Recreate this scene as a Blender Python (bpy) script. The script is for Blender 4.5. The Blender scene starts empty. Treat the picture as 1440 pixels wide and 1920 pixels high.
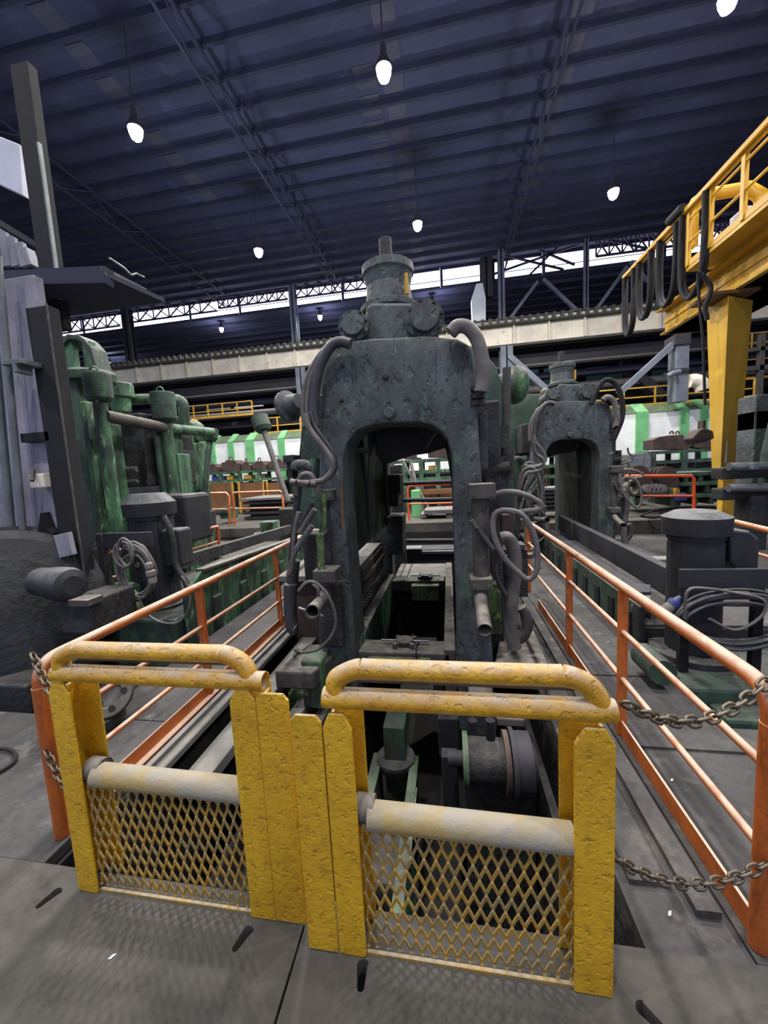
import bpy, bmesh, math, random
from mathutils import Vector, Matrix, noise as mnoise
random.seed(7)
S = bpy.context.scene
COL = S.collection
V = Vector

# ---------------------------------------------------------------- camera
FPX = 720.0
EYE = V((0, 0, 1.8))
_f = V((120, 84, -720)).normalized()
_u = V((-360, 6686, 720)); _u -= _f * _u.dot(_f); _u.normalize()
_r = _f.cross(_u)
MW = Matrix((_r, _f, _u))                      # camera axes -> world axes
cam_d = bpy.data.cameras.new('camera'); cam = bpy.data.objects.new('camera', cam_d); COL.objects.link(cam)
cam_d.sensor_fit = 'HORIZONTAL'; cam_d.sensor_width = 36.0; cam_d.lens = FPX / 1440 * 36.0
cam_d.clip_start = 0.05; cam_d.clip_end = 300
cam.matrix_world = Matrix.Translation(EYE) @ MW.to_4x4()
S.camera = cam
S.view_settings.view_transform = 'Standard'; S.view_settings.look = 'None'
S.view_settings.gamma = 1.0; S.view_settings.use_curve_mapping = False
S.view_settings.exposure = 0.28
# ---------------------------------------------------------------- world and lamp strengths
wd = bpy.data.worlds.new('world'); S.world = wd; wd.use_nodes = True
wd.node_tree.nodes['Background'].inputs[0].default_value = (0.62, 0.68, 1.0, 1)
wd.node_tree.nodes['Background'].inputs[1].default_value = 0.55
LAMP_W = 430.0
CLERESTORY = 2.4

# where a thing seen at a spot of the photo stands, given its distance, height or side offset
def W(x, y, Y=None, Z=None, X=None):
    d = MW @ V((x - 720, 960 - y, -FPX))
    t = Y / d.y if Y is not None else ((Z - EYE.z) / d.z if Z is not None else X / d.x)
    return EYE + d * t

# ---------------------------------------------------------------- materials
def rgb(h):
    h = h.lstrip('#'); c = [int(h[i:i+2], 16) / 255 for i in (0, 2, 4)]
    return tuple((v / 12.92 if v <= .04045 else ((v + .055) / 1.055) ** 2.4) for v in c) + (1,)
def mat(name, c1, c2=None, scale=4.0, lo=.42, hi=.6, rough=.7, metal=0.0, dust=0.0, dcol='#8d877c', bump=.15, bscale=30, dist=.02, c3=None, stretch=1.0, grime=0.0, chip=0.0):
    m = bpy.data.materials.new(name); m.use_nodes = True
    nt = m.node_tree; N = nt.nodes; L = nt.links; b = N['Principled BSDF']
    b.inputs['Roughness'].default_value = rough; b.inputs['Metallic'].default_value = metal
    tc = N.new('ShaderNodeTexCoord'); geo = N.new('ShaderNodeNewGeometry')
    mp = N.new('ShaderNodeMapping'); mp.inputs['Scale'].default_value = (1, 1, stretch); L.new(tc.outputs['Object'], mp.inputs['Vector'])
    def noise(s, det=6, rgh=.6):
        n = N.new('ShaderNodeTexNoise'); n.inputs['Scale'].default_value = s; n.inputs['Detail'].default_value = det; n.inputs['Roughness'].default_value = rgh
        L.new(mp.outputs[0], n.inputs['Vector']); return n
    def ramp(src, a, z):
        r = N.new('ShaderNodeMapRange'); r.inputs[1].default_value = a; r.inputs[2].default_value = z; L.new(src, r.inputs[0]); return r.outputs[0]
    def mix(f, a, c):
        x = N.new('ShaderNodeMix'); x.data_type = 'RGBA'; L.new(f, x.inputs[0])
        for sock, v in ((x.inputs[6], a), (x.inputs[7], c)):
            if hasattr(v, 'is_output'): L.new(v, sock)
            else: sock.default_value = v
        return x.outputs[2]
    n1 = noise(scale)
    col = mix(ramp(n1.outputs[0], lo, hi), rgb(c1), rgb(c2 or c1))
    if c3:
        n3 = noise(scale * 2.7, 8, .7); col = mix(ramp(n3.outputs[0], .56, .64), col, rgb(c3))
    if grime:
        n4 = noise(scale * 7, 8, .75); r4 = ramp(n4.outputs[0], .5, .75)
        ml = N.new('ShaderNodeMath'); ml.operation = 'MULTIPLY'; L.new(r4, ml.inputs[0]); ml.inputs[1].default_value = grime
        col = mix(ml.outputs[0], col, rgb('#1c1a18'))
    if dust:
        sx = N.new('ShaderNodeSeparateXYZ'); L.new(geo.outputs['Normal'], sx.inputs[0])
        up = ramp(sx.outputs[2], .15, .9)
        nd = noise(scale * 1.6 + 2); rd = ramp(nd.outputs[0], .25, .6)
        m1 = N.new('ShaderNodeMath'); m1.operation = 'MULTIPLY'; L.new(up, m1.inputs[0]); L.new(rd, m1.inputs[1])
        m2 = N.new('ShaderNodeMath'); m2.operation = 'MULTIPLY'; L.new(m1.outputs[0], m2.inputs[0]); m2.inputs[1].default_value = dust
        col = mix(m2.outputs[0], col, rgb(dcol))
    L.new(col, b.inputs['Base Color'])
    if bump:
        nb = noise(bscale, 5, .65); bp = N.new('ShaderNodeBump'); bp.inputs['Strength'].default_value = bump; bp.inputs['Distance'].default_value = dist
        hsrc = nb.outputs[0]
        if chip:
            nc = noise(chip, 3, .5); rc = ramp(nc.outputs[0], .34, .43); ad = N.new('ShaderNodeMath'); ad.operation = 'ADD'; L.new(rc, ad.inputs[0]); L.new(nb.outputs[0], ad.inputs[1]); hsrc = ad.outputs[0]
        L.new(hsrc, bp.inputs['Height']); L.new(bp.outputs[0], b.inputs['Normal'])
    return m
def emit(name, c, s, c_base=None):
    m = bpy.data.materials.new(name); m.use_nodes = True; b = m.node_tree.nodes['Principled BSDF']
    b.inputs['Base Color'].default_value = rgb(c); b.inputs['Emission Color'].default_value = rgb(c); b.inputs['Emission Strength'].default_value = s
    return m
M = {
 'yellow': mat('yellow_paint', '#dcae22', '#c99a1a', 3, .4, .65, .5, dust=.85, dcol='#a39a82', bump=.55, bscale=42, dist=.008, grime=.5, chip=34),
 'yellow_pipe': mat('yellow_pipe_paint', '#d8a61f', '#bd8a18', 6, .4, .6, .5, dust=1.0, dcol='#b5a892', bump=.6, bscale=42, dist=.008, grime=.5, chip=30),
 'dusty_pipe': mat('dusty_pipe', '#a59053', '#9a9484', 5, .4, .6, .8, dust=1.0, dcol='#9d978a', bump=.5, bscale=30, dist=.01),
 'mesh': mat('expanded_metal', '#b08a2c', '#8d7a4c', 9, .4, .6, .6, dust=.9, dcol='#9b927f', bump=.2, bscale=60, grime=.4),
 'orange': mat('orange_paint', '#bf6526', '#a3521f', 5, .4, .65, .55, dust=1.6, dcol='#c6ad98', bump=.3, bscale=40, dist=.004, grime=.5),
 'orange_far': mat('bright_orange_paint', '#e2582c', '#c9501f', 5, .4, .65, .55, dust=.5, dcol='#d8b9a0', bump=0),
 'chain': mat('rusty_chain', '#6d6048', '#4c443a', 20, .4, .6, .5, .6, dust=.5, bump=.2),
 'floor': mat('dusty_steel_floor', '#595650', '#464440', 1.6, .35, .68, .85, dust=0, bump=.35, bscale=20, dist=.01, c3='#55524b', grime=.5),
 'floor_dark': mat('dark_steel_floor', '#514f4e', '#3c3b3c', 2.4, .35, .65, .8, bump=.35, bscale=16, dist=.01, c3='#5f5c58', grime=.7),
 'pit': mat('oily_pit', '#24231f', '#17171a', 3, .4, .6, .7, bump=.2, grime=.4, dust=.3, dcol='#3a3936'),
 'mill': mat('grimy_casting', '#566062', '#3b4041', 2.8, .38, .6, .6, dust=.6, dcol='#6f6e68', bump=.6, bscale=26, dist=.02, c3='#52695a', stretch=.5, grime=.9, chip=12),
 'mill_dark': mat('dark_casting', '#34373a', '#252425', 4, .4, .6, .7, dust=.7, dcol='#67645f', bump=.9, bscale=22, dist=.02, c3='#30362f', grime=.5),
 'mill_green': mat('worn_green_casting', '#4c7050', '#353a36', 5, .45, .56, .6, dust=.7, dcol='#67665c', bump=.4, bscale=20, dist=.015, c3='#6e9a5e', stretch=.5, grime=.5),
 'green': mat('machine_green', '#4a7455', '#2a3b32', 3.4, .42, .58, .6, dust=.6, dcol='#7b8578', bump=.4, bscale=18, dist=.01, c3='#72a577', stretch=.35, grime=1.0),
 'green_dark': mat('dark_machine_green', '#3a5242', '#272d2c', 3, .4, .62, .6, dust=.6, dcol='#585b57', bump=.3, bscale=18, dist=.01, c3='#3d6a4b', stretch=.5, grime=.4),
 'green_bright': mat('pale_green_paint', '#6fb57a', '#5fa26b', 2, .4, .62, .6, dust=.3, bump=0, grime=.2),
 'white_panel': mat('white_panel', '#e4e8e6', '#d8dddc', 2, .4, .6, .6, bump=0, grime=.06),
 'beige': mat('beige_girder_paint', '#e8e0cc', '#d2c9b6', .8, .4, .62, .7, bump=0, c3='#bfb6a4', grime=.15),
 'steel_blue': mat('grey_steel', '#6d7480', '#5a606c', 1.2, .4, .6, .6, bump=0, grime=.3),
 'steel_dark': mat('dark_steel', '#2c2c33', '#232329', 1.5, .4, .6, .7, dust=.4, dcol='#55545a', bump=.1, grime=.3),
 'roof': mat('roof_sheet', '#40425e', '#33354e', .25, .35, .65, .8, bump=0, c3='#464866'),  # blue of the haze under the roof is put into the sheet colour
 'truss': mat('roof_steel', '#272940', '#202236', .5, .4, .6, .8, bump=0),
 'hose': mat('grey_hose', '#6b6764', '#55514f', 8, .4, .6, .6, dust=.7, dcol='#8f8a84', bump=.1, bscale=60, dist=.004),
 'hose_dark': mat('black_hose', '#3c3d42', '#303136', 8, .4, .6, .55, dust=.8, dcol='#6d6c6c', bump=.1, bscale=60, dist=.004),
 'black': mat('black_rubber', '#16171c', '#101116', 8, .4, .6, .85, dust=.4, dcol='#3a3a40', bump=0),
 'motor': mat('dark_motor_paint', '#2a2c33', '#1e2025', 4, .4, .6, .6, dust=.95, dcol='#6d6e70', bump=.2, bscale=30),
 'dust_metal': mat('dust_covered_metal', '#4c4a46', '#3d3b39', 5, .4, .6, .8, dust=1.0, dcol='#8b867c', bump=.3, bscale=20, dist=.01, c3='#5a5c50'),
 'plate': mat('grey_plate', '#6f6e6c', '#5c5b5c', 2, .4, .6, .7, dust=.7, dcol='#8c8982', bump=.15),
 'steel_bright': mat('worn_steel', '#8e8f92', '#77787c', 4, .4, .6, .4, .6, bump=.05),
 'grey_wall': mat('smoky_grey_panel', '#a09fad', '#66666f', 1.4, .35, .65, .75, bump=.15, bscale=8, c3='#55555f', stretch=.4, grime=.45),
 'brown': mat('brown_rusty_panel', '#7a5433', '#5f432b', 1.5, .4, .6, .8, bump=0, grime=.3),
 'brown_dark': mat('rusty_block', '#4a3a34', '#33292a', 2, .4, .6, .8, dust=.6, dcol='#76695e', bump=.1, grime=.3),
 'crane': mat('crane_yellow', '#c49a26', '#b0861c', .6, .4, .62, .5, bump=0, c3='#d6ab38', grime=.12),
 'ochre': mat('ochre_yellow_paint', '#c89a30', '#ad8228', 2, .4, .6, .6, bump=0, grime=.2),
 'teal_glass': mat('teal_glass', '#5b7f8c', '#496a78', .5, .4, .6, .3, bump=0),
 'blue_plastic': mat('blue_plug_plastic', '#2f3f8a', '#28346f', 8, .4, .6, .5, bump=0, dust=.4),
 'grey_plug': mat('grey_plug_plastic', '#85827c', '#6a6762', 8, .4, .6, .6, dust=.5, bump=.05),
 'white_box': mat('pale_grey_box', '#b9bdc8', '#a5a9b4', 1, .4, .6, .6, bump=0),
 'pipe_grey': mat('galvanised_pipe', '#747a7c', '#5d6264', 3, .4, .6, .5, .3, dust=.3, bump=.05, grime=.3),
 'moss': mat('lime_green_flaking_paint', '#5f7a44', '#3a4434', 9, .42, .58, .7, dust=.5, bump=.4, bscale=30, c3='#86a75a', grime=.4),
 'paper': mat('white_scrap', '#d8d6cc', '#c8c6bc', 30, bump=0),
 'lamp': emit('lamp_glow', '#fff8ee', 60), 'lamp_far': emit('far_lamp_glow', '#fff6e8', 25),
 'sky_pane': emit('daylit_pane', '#f3ecff', CLERESTORY),
}
# ---------------------------------------------------------------- mesh builder
def spline(pts, sub=6, closed=False):
    pts = [V(p) for p in pts]; n = len(pts)
    if n < 3: return pts
    out = []
    for i in range(n if closed else n - 1):
        p0 = pts[(i - 1) % n] if closed or i > 0 else pts[0] * 2 - pts[1]
        p1 = pts[i]; p2 = pts[(i + 1) % n]
        p3 = pts[(i + 2) % n] if closed or i < n - 2 else pts[-1] * 2 - pts[-2]
        for k in range(sub):
            t = k / sub
            out.append(.5 * ((2 * p1) + (p2 - p0) * t + (2 * p0 - 5 * p1 + 4 * p2 - p3) * t * t + (3 * p1 - p0 - 3 * p2 + p3) * t ** 3))
    if not closed: out.append(pts[-1])
    return out
class MB:
    def __init__(s): s.bm = bmesh.new()
    def face(s, vs, smooth=False):
        try: f = s.bm.faces.new(vs); f.smooth = smooth; return f
        except ValueError: return None
    def box(s, x0, x1, y0, y1, z0, z1, M4=None):
        c = [V((x, y, z)) for z in (z0, z1) for x, y in ((x0, y0), (x1, y0), (x1, y1), (x0, y1))]
        if M4: c = [M4 @ p for p in c]
        v = [s.bm.verts.new(p) for p in c]
        for f in ((3, 2, 1, 0), (4, 5, 6, 7), (0, 1, 5, 4), (1, 2, 6, 5), (2, 3, 7, 6), (3, 0, 4, 7)): s.face([v[i] for i in f])
        return s
    def beam(s, a, b, w, h=None, up=(0, 0, 1)):
        a, b = V(a), V(b); d = b - a; L = d.length
        if L < 1e-6: return s
        d.normalize(); up = V(up)
        if abs(d.dot(up)) > .98: up = V((0, 1, 0))
        x = d.cross(up).normalized(); z = x.cross(d); h = h or w
        m = Matrix.Translation(a) @ Matrix((x, d, z)).transposed().to_4x4()
        return s.box(-w / 2, w / 2, 0, L, -h / 2, h / 2, m)
    def prism(s, pts, vec):
        vec = V(vec); a = [s.bm.verts.new(p) for p in pts]; b = [s.bm.verts.new(V(p) + vec) for p in pts]; n = len(pts)
        s.face(a); s.face(b[::-1])
        for i in range(n): s.face([a[i], b[i], b[(i + 1) % n], a[(i + 1) % n]])
        return s
    def rings(s, rings, closed=False, cap=True, smooth=True):
        rs = [[s.bm.verts.new(p) for p in r] for r in rings]; n = len(rs[0]); m = len(rs)
        for i in range(m if closed else m - 1):
            a, b = rs[i], rs[(i + 1) % m]
            for k in range(n): s.face([a[k], a[(k + 1) % n], b[(k + 1) % n], b[k]], smooth)
        if cap and not closed:
            for r in (rings[0][::-1], rings[-1]): s.face([s.bm.verts.new(p) for p in r])
        return s
    def tube(s, pts, r, n=10, sub=6, closed=False, cap=True):
        pts = spline(pts, sub, closed) if sub > 1 else [V(p) for p in pts]
        m = len(pts); rings = []; u = None
        for i, p in enumerate(pts):
            if closed: d = pts[(i + 1) % m] - pts[i - 1]
            else: d = pts[min(i + 1, m - 1)] - pts[max(i - 1, 0)]
            if d.length < 1e-9: d = V((0, 0, 1))
            d.normalize()
            if u is None: u = d.orthogonal().normalized()
            else:
                u = u - d * u.dot(d)
                u = u.normalized() if u.length > 1e-6 else d.orthogonal().normalized()
            w = d.cross(u); rr = r[i * (len(r) - 1) // max(m - 1, 1)] if isinstance(r, (list, tuple)) else r
            rings.append([p + u * math.cos(a) * rr + w * math.sin(a) * rr for a in [2 * math.pi * k / n for k in range(n)]])
        return s.rings(rings, closed, cap)
    def lathe(s, a, axis, prof, n=28, cap=True):
        a = V(a); d = V(axis).normalized(); u = d.orthogonal().normalized(); w = d.cross(u)
        ring = lambda t, r: [a + d * t + u * math.cos(q) * r + w * math.sin(q) * r for q in [2 * math.pi * (k + .5) / n for k in range(n)]]
        for i in range(len(prof) - 1): s.rings([ring(*prof[i]), ring(*prof[i + 1])], cap=False)
        if cap:
            s.face([s.bm.verts.new(p) for p in ring(*prof[0])][::-1]); s.face([s.bm.verts.new(p) for p in ring(*prof[-1])])
        return s
    def cyl(s, a, b, r, r2=None, n=24): 
        a, b = V(a), V(b); return s.lathe(a, b - a, [(0, r), ((b - a).length, r if r2 is None else r2)], n)
    def pipe(s, a, b, r, wall=.15, n=24):        # open-ended pipe
        a, b = V(a), V(b); L = (b - a).length
        return s.lathe(a, b - a, [(L * .4, r * (1 - wall)), (0, r * (1 - wall)), (0, r), (L, r), (L, 0.001)], n, cap=False)
    # a shape seen in the photo, standing at distance Y, with real thickness
    def pbox(s, x0, y0, x1, y1, Y, dep):
        xm, ym = (x0 + x1) / 2, (y0 + y1) / 2
        return s.box(W(x0, ym, Y=Y).x, W(x1, ym, Y=Y).x, Y, Y + dep, W(xm, y1, Y=Y).z, W(xm, y0, Y=Y).z)
    def ppoly(s, pts, Y, dep): return s.prism([W(x, y, Y=Y) for x, y in pts], (0, dep, 0))
    def ptube(s, pts, r, n=10, sub=6, Y=None, **k): return s.tube([W(p[0], p[1], Y=(p[2] if len(p) > 2 else Y)) for p in pts], r, n, sub, **k)
    def build(s, name, m, parent=None, bevel=0, off=None):
        bmesh.ops.recalc_face_normals(s.bm, faces=s.bm.faces)
        vs = s.bm.verts
        if parent is not None: o_ = OFF[parent.name]
        else:
            xs = [v.co.x for v in vs]; ys = [v.co.y for v in vs]; zs = [v.co.z for v in vs]
            o_ = V(((min(xs) + max(xs)) / 2, (min(ys) + max(ys)) / 2, min(zs)))
        for v in vs: v.co -= o_
        me = bpy.data.meshes.new(name); s.bm.to_mesh(me); s.bm.free()
        me.materials.append(M[m] if isinstance(m, str) else m)
        o = bpy.data.objects.new(name, me); COL.objects.link(o)
        if parent is not None: o.parent = parent
        else: o.location = o_
        OFF[o.name] = o_
        if bevel:
            b = o.modifiers.new('bevel', 'BEVEL'); b.width = bevel; b.segments = 2; b.limit_method = 'ANGLE'; b.angle_limit = math.radians(40)
        return o
OFF = {}
def tag(o, label, cat, group=None):
    o['label'] = label; o['category'] = cat
    if group: o['group'] = group
    return o
def thing(name, label, cat, loc, group=None):
    o = bpy.data.objects.new(name, None); COL.objects.link(o); o.empty_display_size = .2; o.location = loc; OFF[o.name] = V(loc)
    return tag(o, label, cat, group)
def struct(name, mb, m, parent=None, bevel=0):
    o = mb.build(name, m, parent, bevel)
    if parent is None: o['kind'] = 'structure'
    return o
def dup(root, loc, label=None, rz=0, group=None):
    r = root.copy(); COL.objects.link(r); r.location = loc; r.rotation_euler = (0, 0, rz); OFF[r.name] = V(loc)
    if label: r['label'] = label
    if group: r['group'] = group
    for ch in list(root.children):
        c = ch.copy(); COL.objects.link(c); c.parent = r
        for g in list(ch.children):
            d = g.copy(); COL.objects.link(d); d.parent = c
    return r
def boolcut(o, cut):
    me_c = bpy.data.meshes.new('c'); cut.bm.normal_update(); bmesh.ops.recalc_face_normals(cut.bm, faces=cut.bm.faces); cut.bm.to_mesh(me_c); cut.bm.free()
    c = bpy.data.objects.new('c', me_c); COL.objects.link(c); c.location = (0, 0, 0)
    b = o.modifiers.new('b', 'BOOLEAN'); b.object = c; b.operation = 'DIFFERENCE'; b.solver = 'EXACT'
    bpy.context.view_layer.update()
    dg = bpy.context.evaluated_depsgraph_get(); me = bpy.data.meshes.new_from_object(o.evaluated_get(dg))
    o.modifiers.clear(); o.data = me
    bpy.data.objects.remove(c, do_unlink=True)

# ================================================================= SETTING
# ---- floors (steel plates at z = 0 around the pits)
m = MB(); m.box(-6, 6, -2.5, 1.36, -.06, 0)
fl = struct('floor', m, 'floor')
cut = MB()
def keyhole(x, y, a, L=.055):
    ca, sa = math.cos(a), math.sin(a)
    pts = []
    for k in range(12):
        q = 2 * math.pi * k / 12; pts.append((.019 * math.cos(q) + (L / 2 if math.cos(q) > -.3 else -L / 2), .019 * math.sin(q) * (1.25 if math.cos(q) > 0 else .8)))
    cut.prism([(x + px * ca - py * sa, y + px * sa + py * ca, -.1) for px, py in pts], (0, 0, .2))
for (px, py, a) in ((92, 1684, 1.15), (455, 1760, 1.2), (679, 1828, 1.62), (1222, 1908, 2.3)):
    p = W(px, py, Z=0); keyhole(p.x, p.y, a)
p = W(33, 1572, Z=0); cut.prism([(p.x - .20, p.y - .16, -.1), (p.x - .16, p.y - .19, -.1), (p.x + .16, p.y + .02, -.1), (p.x + .12, p.y + .06, -.1)], (0, 0, .2))
cut.prism([W(572, 1776, Z=-.1), W(576, 1776, Z=-.1), (-.61, .2, -.1), (-.625, .2, -.1)], (0, 0, .2))
cut.box(1.03, 1.10, .2, 1.30, -.1, .1)
boolcut(fl, cut)
m = MB(); m.box(-6, -2.0, 1.365, 2.4, -.06, -.004); m.box(-2.8, -2.02, 2.41, 8.2, -.06, -.004); struct('floor', m, 'floor_dark')
m = MB(); m.box(1.02, 6, 1.365, 2.6, -.06, -.004)
m.box(1.02, 1.72, 2.61, 3.3, -.06, -.008); m.box(1.02, 1.80, 3.31, 4.6, -.06, -.002); m.box(1.02, 1.9, 4.61, 8.2, -.06, -.006)
m.box(1.12, 6, 2.44, 2.66, -.004, .012)
struct('floor', m, 'floor_dark')
m = MB(); m.box(.66, 1.015, 1.365, 8.2, -.06, -.012); m.box(.70, .86, 1.6, 7.5, -.012, .012); m.box(.9, .99, 1.5, 7.5, -.012, .022)
struct('floor', m, 'floor_dark')
m = MB(); m.box(-2.0, -1.86, 1.9, 8.2, -.06, -.02); m.box(-1.80, -1.62, 2.1, 8.2, -.22, -.14); m.box(-1.97, -1.93, 1.9, 8.2, -.02, .015)
struct('floor', m, 'plate')
m = MB(); m.box(-60, 60, 12.7, 76, -.3, 0); struct('floor', m, 'floor')
m = MB(); m.box(2.2, 14, 4.0, 12.7, -.5, -.42); m.box(-14, -2.9, 3.0, 12.7, -.5, -.42); struct('floor', m, 'floor_dark')
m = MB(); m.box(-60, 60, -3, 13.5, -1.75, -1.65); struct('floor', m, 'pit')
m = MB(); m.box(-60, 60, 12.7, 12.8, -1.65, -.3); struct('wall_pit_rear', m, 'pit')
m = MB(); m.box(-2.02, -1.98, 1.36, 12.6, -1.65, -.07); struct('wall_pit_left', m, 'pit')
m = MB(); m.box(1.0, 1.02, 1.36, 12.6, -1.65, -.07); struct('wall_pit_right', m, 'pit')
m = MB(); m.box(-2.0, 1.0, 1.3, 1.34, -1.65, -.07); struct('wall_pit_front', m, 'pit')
# ---- hall shell
RZ = 16.25
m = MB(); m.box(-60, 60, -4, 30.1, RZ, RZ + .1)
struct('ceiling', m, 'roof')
m = MB()
y = 3.0
while y < 30: m.box(-60, 60, y, y + .12, RZ - .22, RZ); y += 1.13
struct('trim_purlins', m, 'truss')
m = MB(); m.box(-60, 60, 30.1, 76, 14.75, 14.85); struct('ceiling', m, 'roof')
m = MB()
y = 31.0
while y < 60: m.box(-60, 60, y, y + .14, 14.53, 14.75); y += 1.3
struct('trim_purlins_rear', m, 'truss')
m = MB()
for x, y0, y1, z in ((-1.9, 12, 29, RZ - .012), (-2.9, 15, 24, RZ - .012), (4.4, 12, 24, RZ - .012), (-12, 10, 20, RZ - .012)):
    yy = y0
    while yy < y1: 
        m.box(x, x + .75, yy + .16, yy + 1.0, z - .01, z); yy += 1.13
struct('trim_roof_patches', m, mat('pale_translucent_sheet', '#4b4a5a', '#403f4e', .5, bump=0))  # translucent roof panels, light through them put in as a paler colour
m = MB(); m.box(-60, 60, 75, 75.2, 0, 14.8); struct('wall_back', m, 'steel_dark')
m = MB(); m.box(-60.2, -60, -4, 75, 0, 17); struct('wall_left', m, 'steel_dark')
m = MB(); m.box(60, 60.2, -4, 75, 0, 17); struct('wall_right', m, 'steel_dark')
# clerestory windows, one per bay: panes in a frame
xs = [-34.5, -30.6, -26.4, -20.4, -16, -11.5, -7.5, -3.8, -.05, 3.6, 7.0, 9.85, 14.6, 18, 22.5, 27, 32]
for i in range(len(xs) - 1):
    a, b = xs[i] + .06, xs[i + 1] - .06
    m = MB(); m.box(a, b, 30.0, 30.1, 14.8, 14.95); m.box(a, b, 30.0, 30.1, 16.05, 16.25); m.box(a - .06, a + .1, 29.98, 30.1, 14.85, 16.2)
    m.box(a, b, 30.0, 30.05, 15.30, 15.34)
    wnd = struct('window_%d' % (i + 1), m, 'truss')
    p_ = MB(); p_.box(a, b, 30.06, 30.08, 14.95, 16.05); p_.build('pane', 'sky_pane', wnd)
# crossed lattice bracing in front of the clerestory
def lattice(m, x0, x1, z0, z1, y, n, w=.11):
    m.beam((x0, y, z0), (x1, y, z0), w); m.beam((x0, y, z1), (x1, y, z1), w)
    for k in range(n):
        a = x0 + (x1 - x0) * k / n; b = x0 + (x1 - x0) * (k + 1) / n
        m.beam((a, y, z0), (b, y, z1), w * .7); m.beam((a, y + .1, z1), (b, y + .1, z0), w * .7); m.beam((a, y, z0), (a, y, z1), w * .7)
m = MB(); lattice(m, -34, -26.6, 15.0, 16.1, 29.6, 6); lattice(m, -25.9, -17.5, 15.0, 16.1, 29.3, 6); lattice(m, -17.5, -11.7, 15.3, 16.1, 29.6, 7); struct('trim_lattice_left', m, 'truss')
m = MB(); lattice(m, -11.0, -5.2, 15.2, 16.2, 29.4, 6); struct('trim_lattice_middle', m, 'truss')
m = MB()
for a, b in (((3.6, 15.0), (9.8, 16.3)), ((3.9, 16.3), (8.2, 14.7)), ((5.6, 14.3), (8.3, 16.6)), ((6.2, 16.4), (8.9, 14.9)), ((9.9, 16.6), (13.6, 15.2))): m.beam((a[0], 29.4, a[1]), (b[0], 29.4, b[1]), .12)
lattice(m, 10.2, 15.0, 15.2, 16.5, 29.3, 6, .12); lattice(m, 17, 22, 15.2, 16.5, 29.3, 7, .12); struct('trim_lattice_right', m, 'truss')
# roof trusses running along the depth of the hall
for k, x in enumerate((-16.5, -7.6, 4.3, 14.0)):
    m = MB()
    m.beam((x, 0, 15.95), (x, 29.5, 15.95), .10); m.beam((x, 0, 15.0), (x, 29, 15.0), .08)
    for q in range(9):
        m.beam((x, q * 3.2, 15.0), (x, q * 3.2 + 1.6, 15.9), .05); m.beam((x, q * 3.2 + 1.6, 15.9), (x, q * 3.2 + 3.2, 15.0), .05)
    struct('trim_truss_%d' % (k + 1), m, 'truss')
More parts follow.
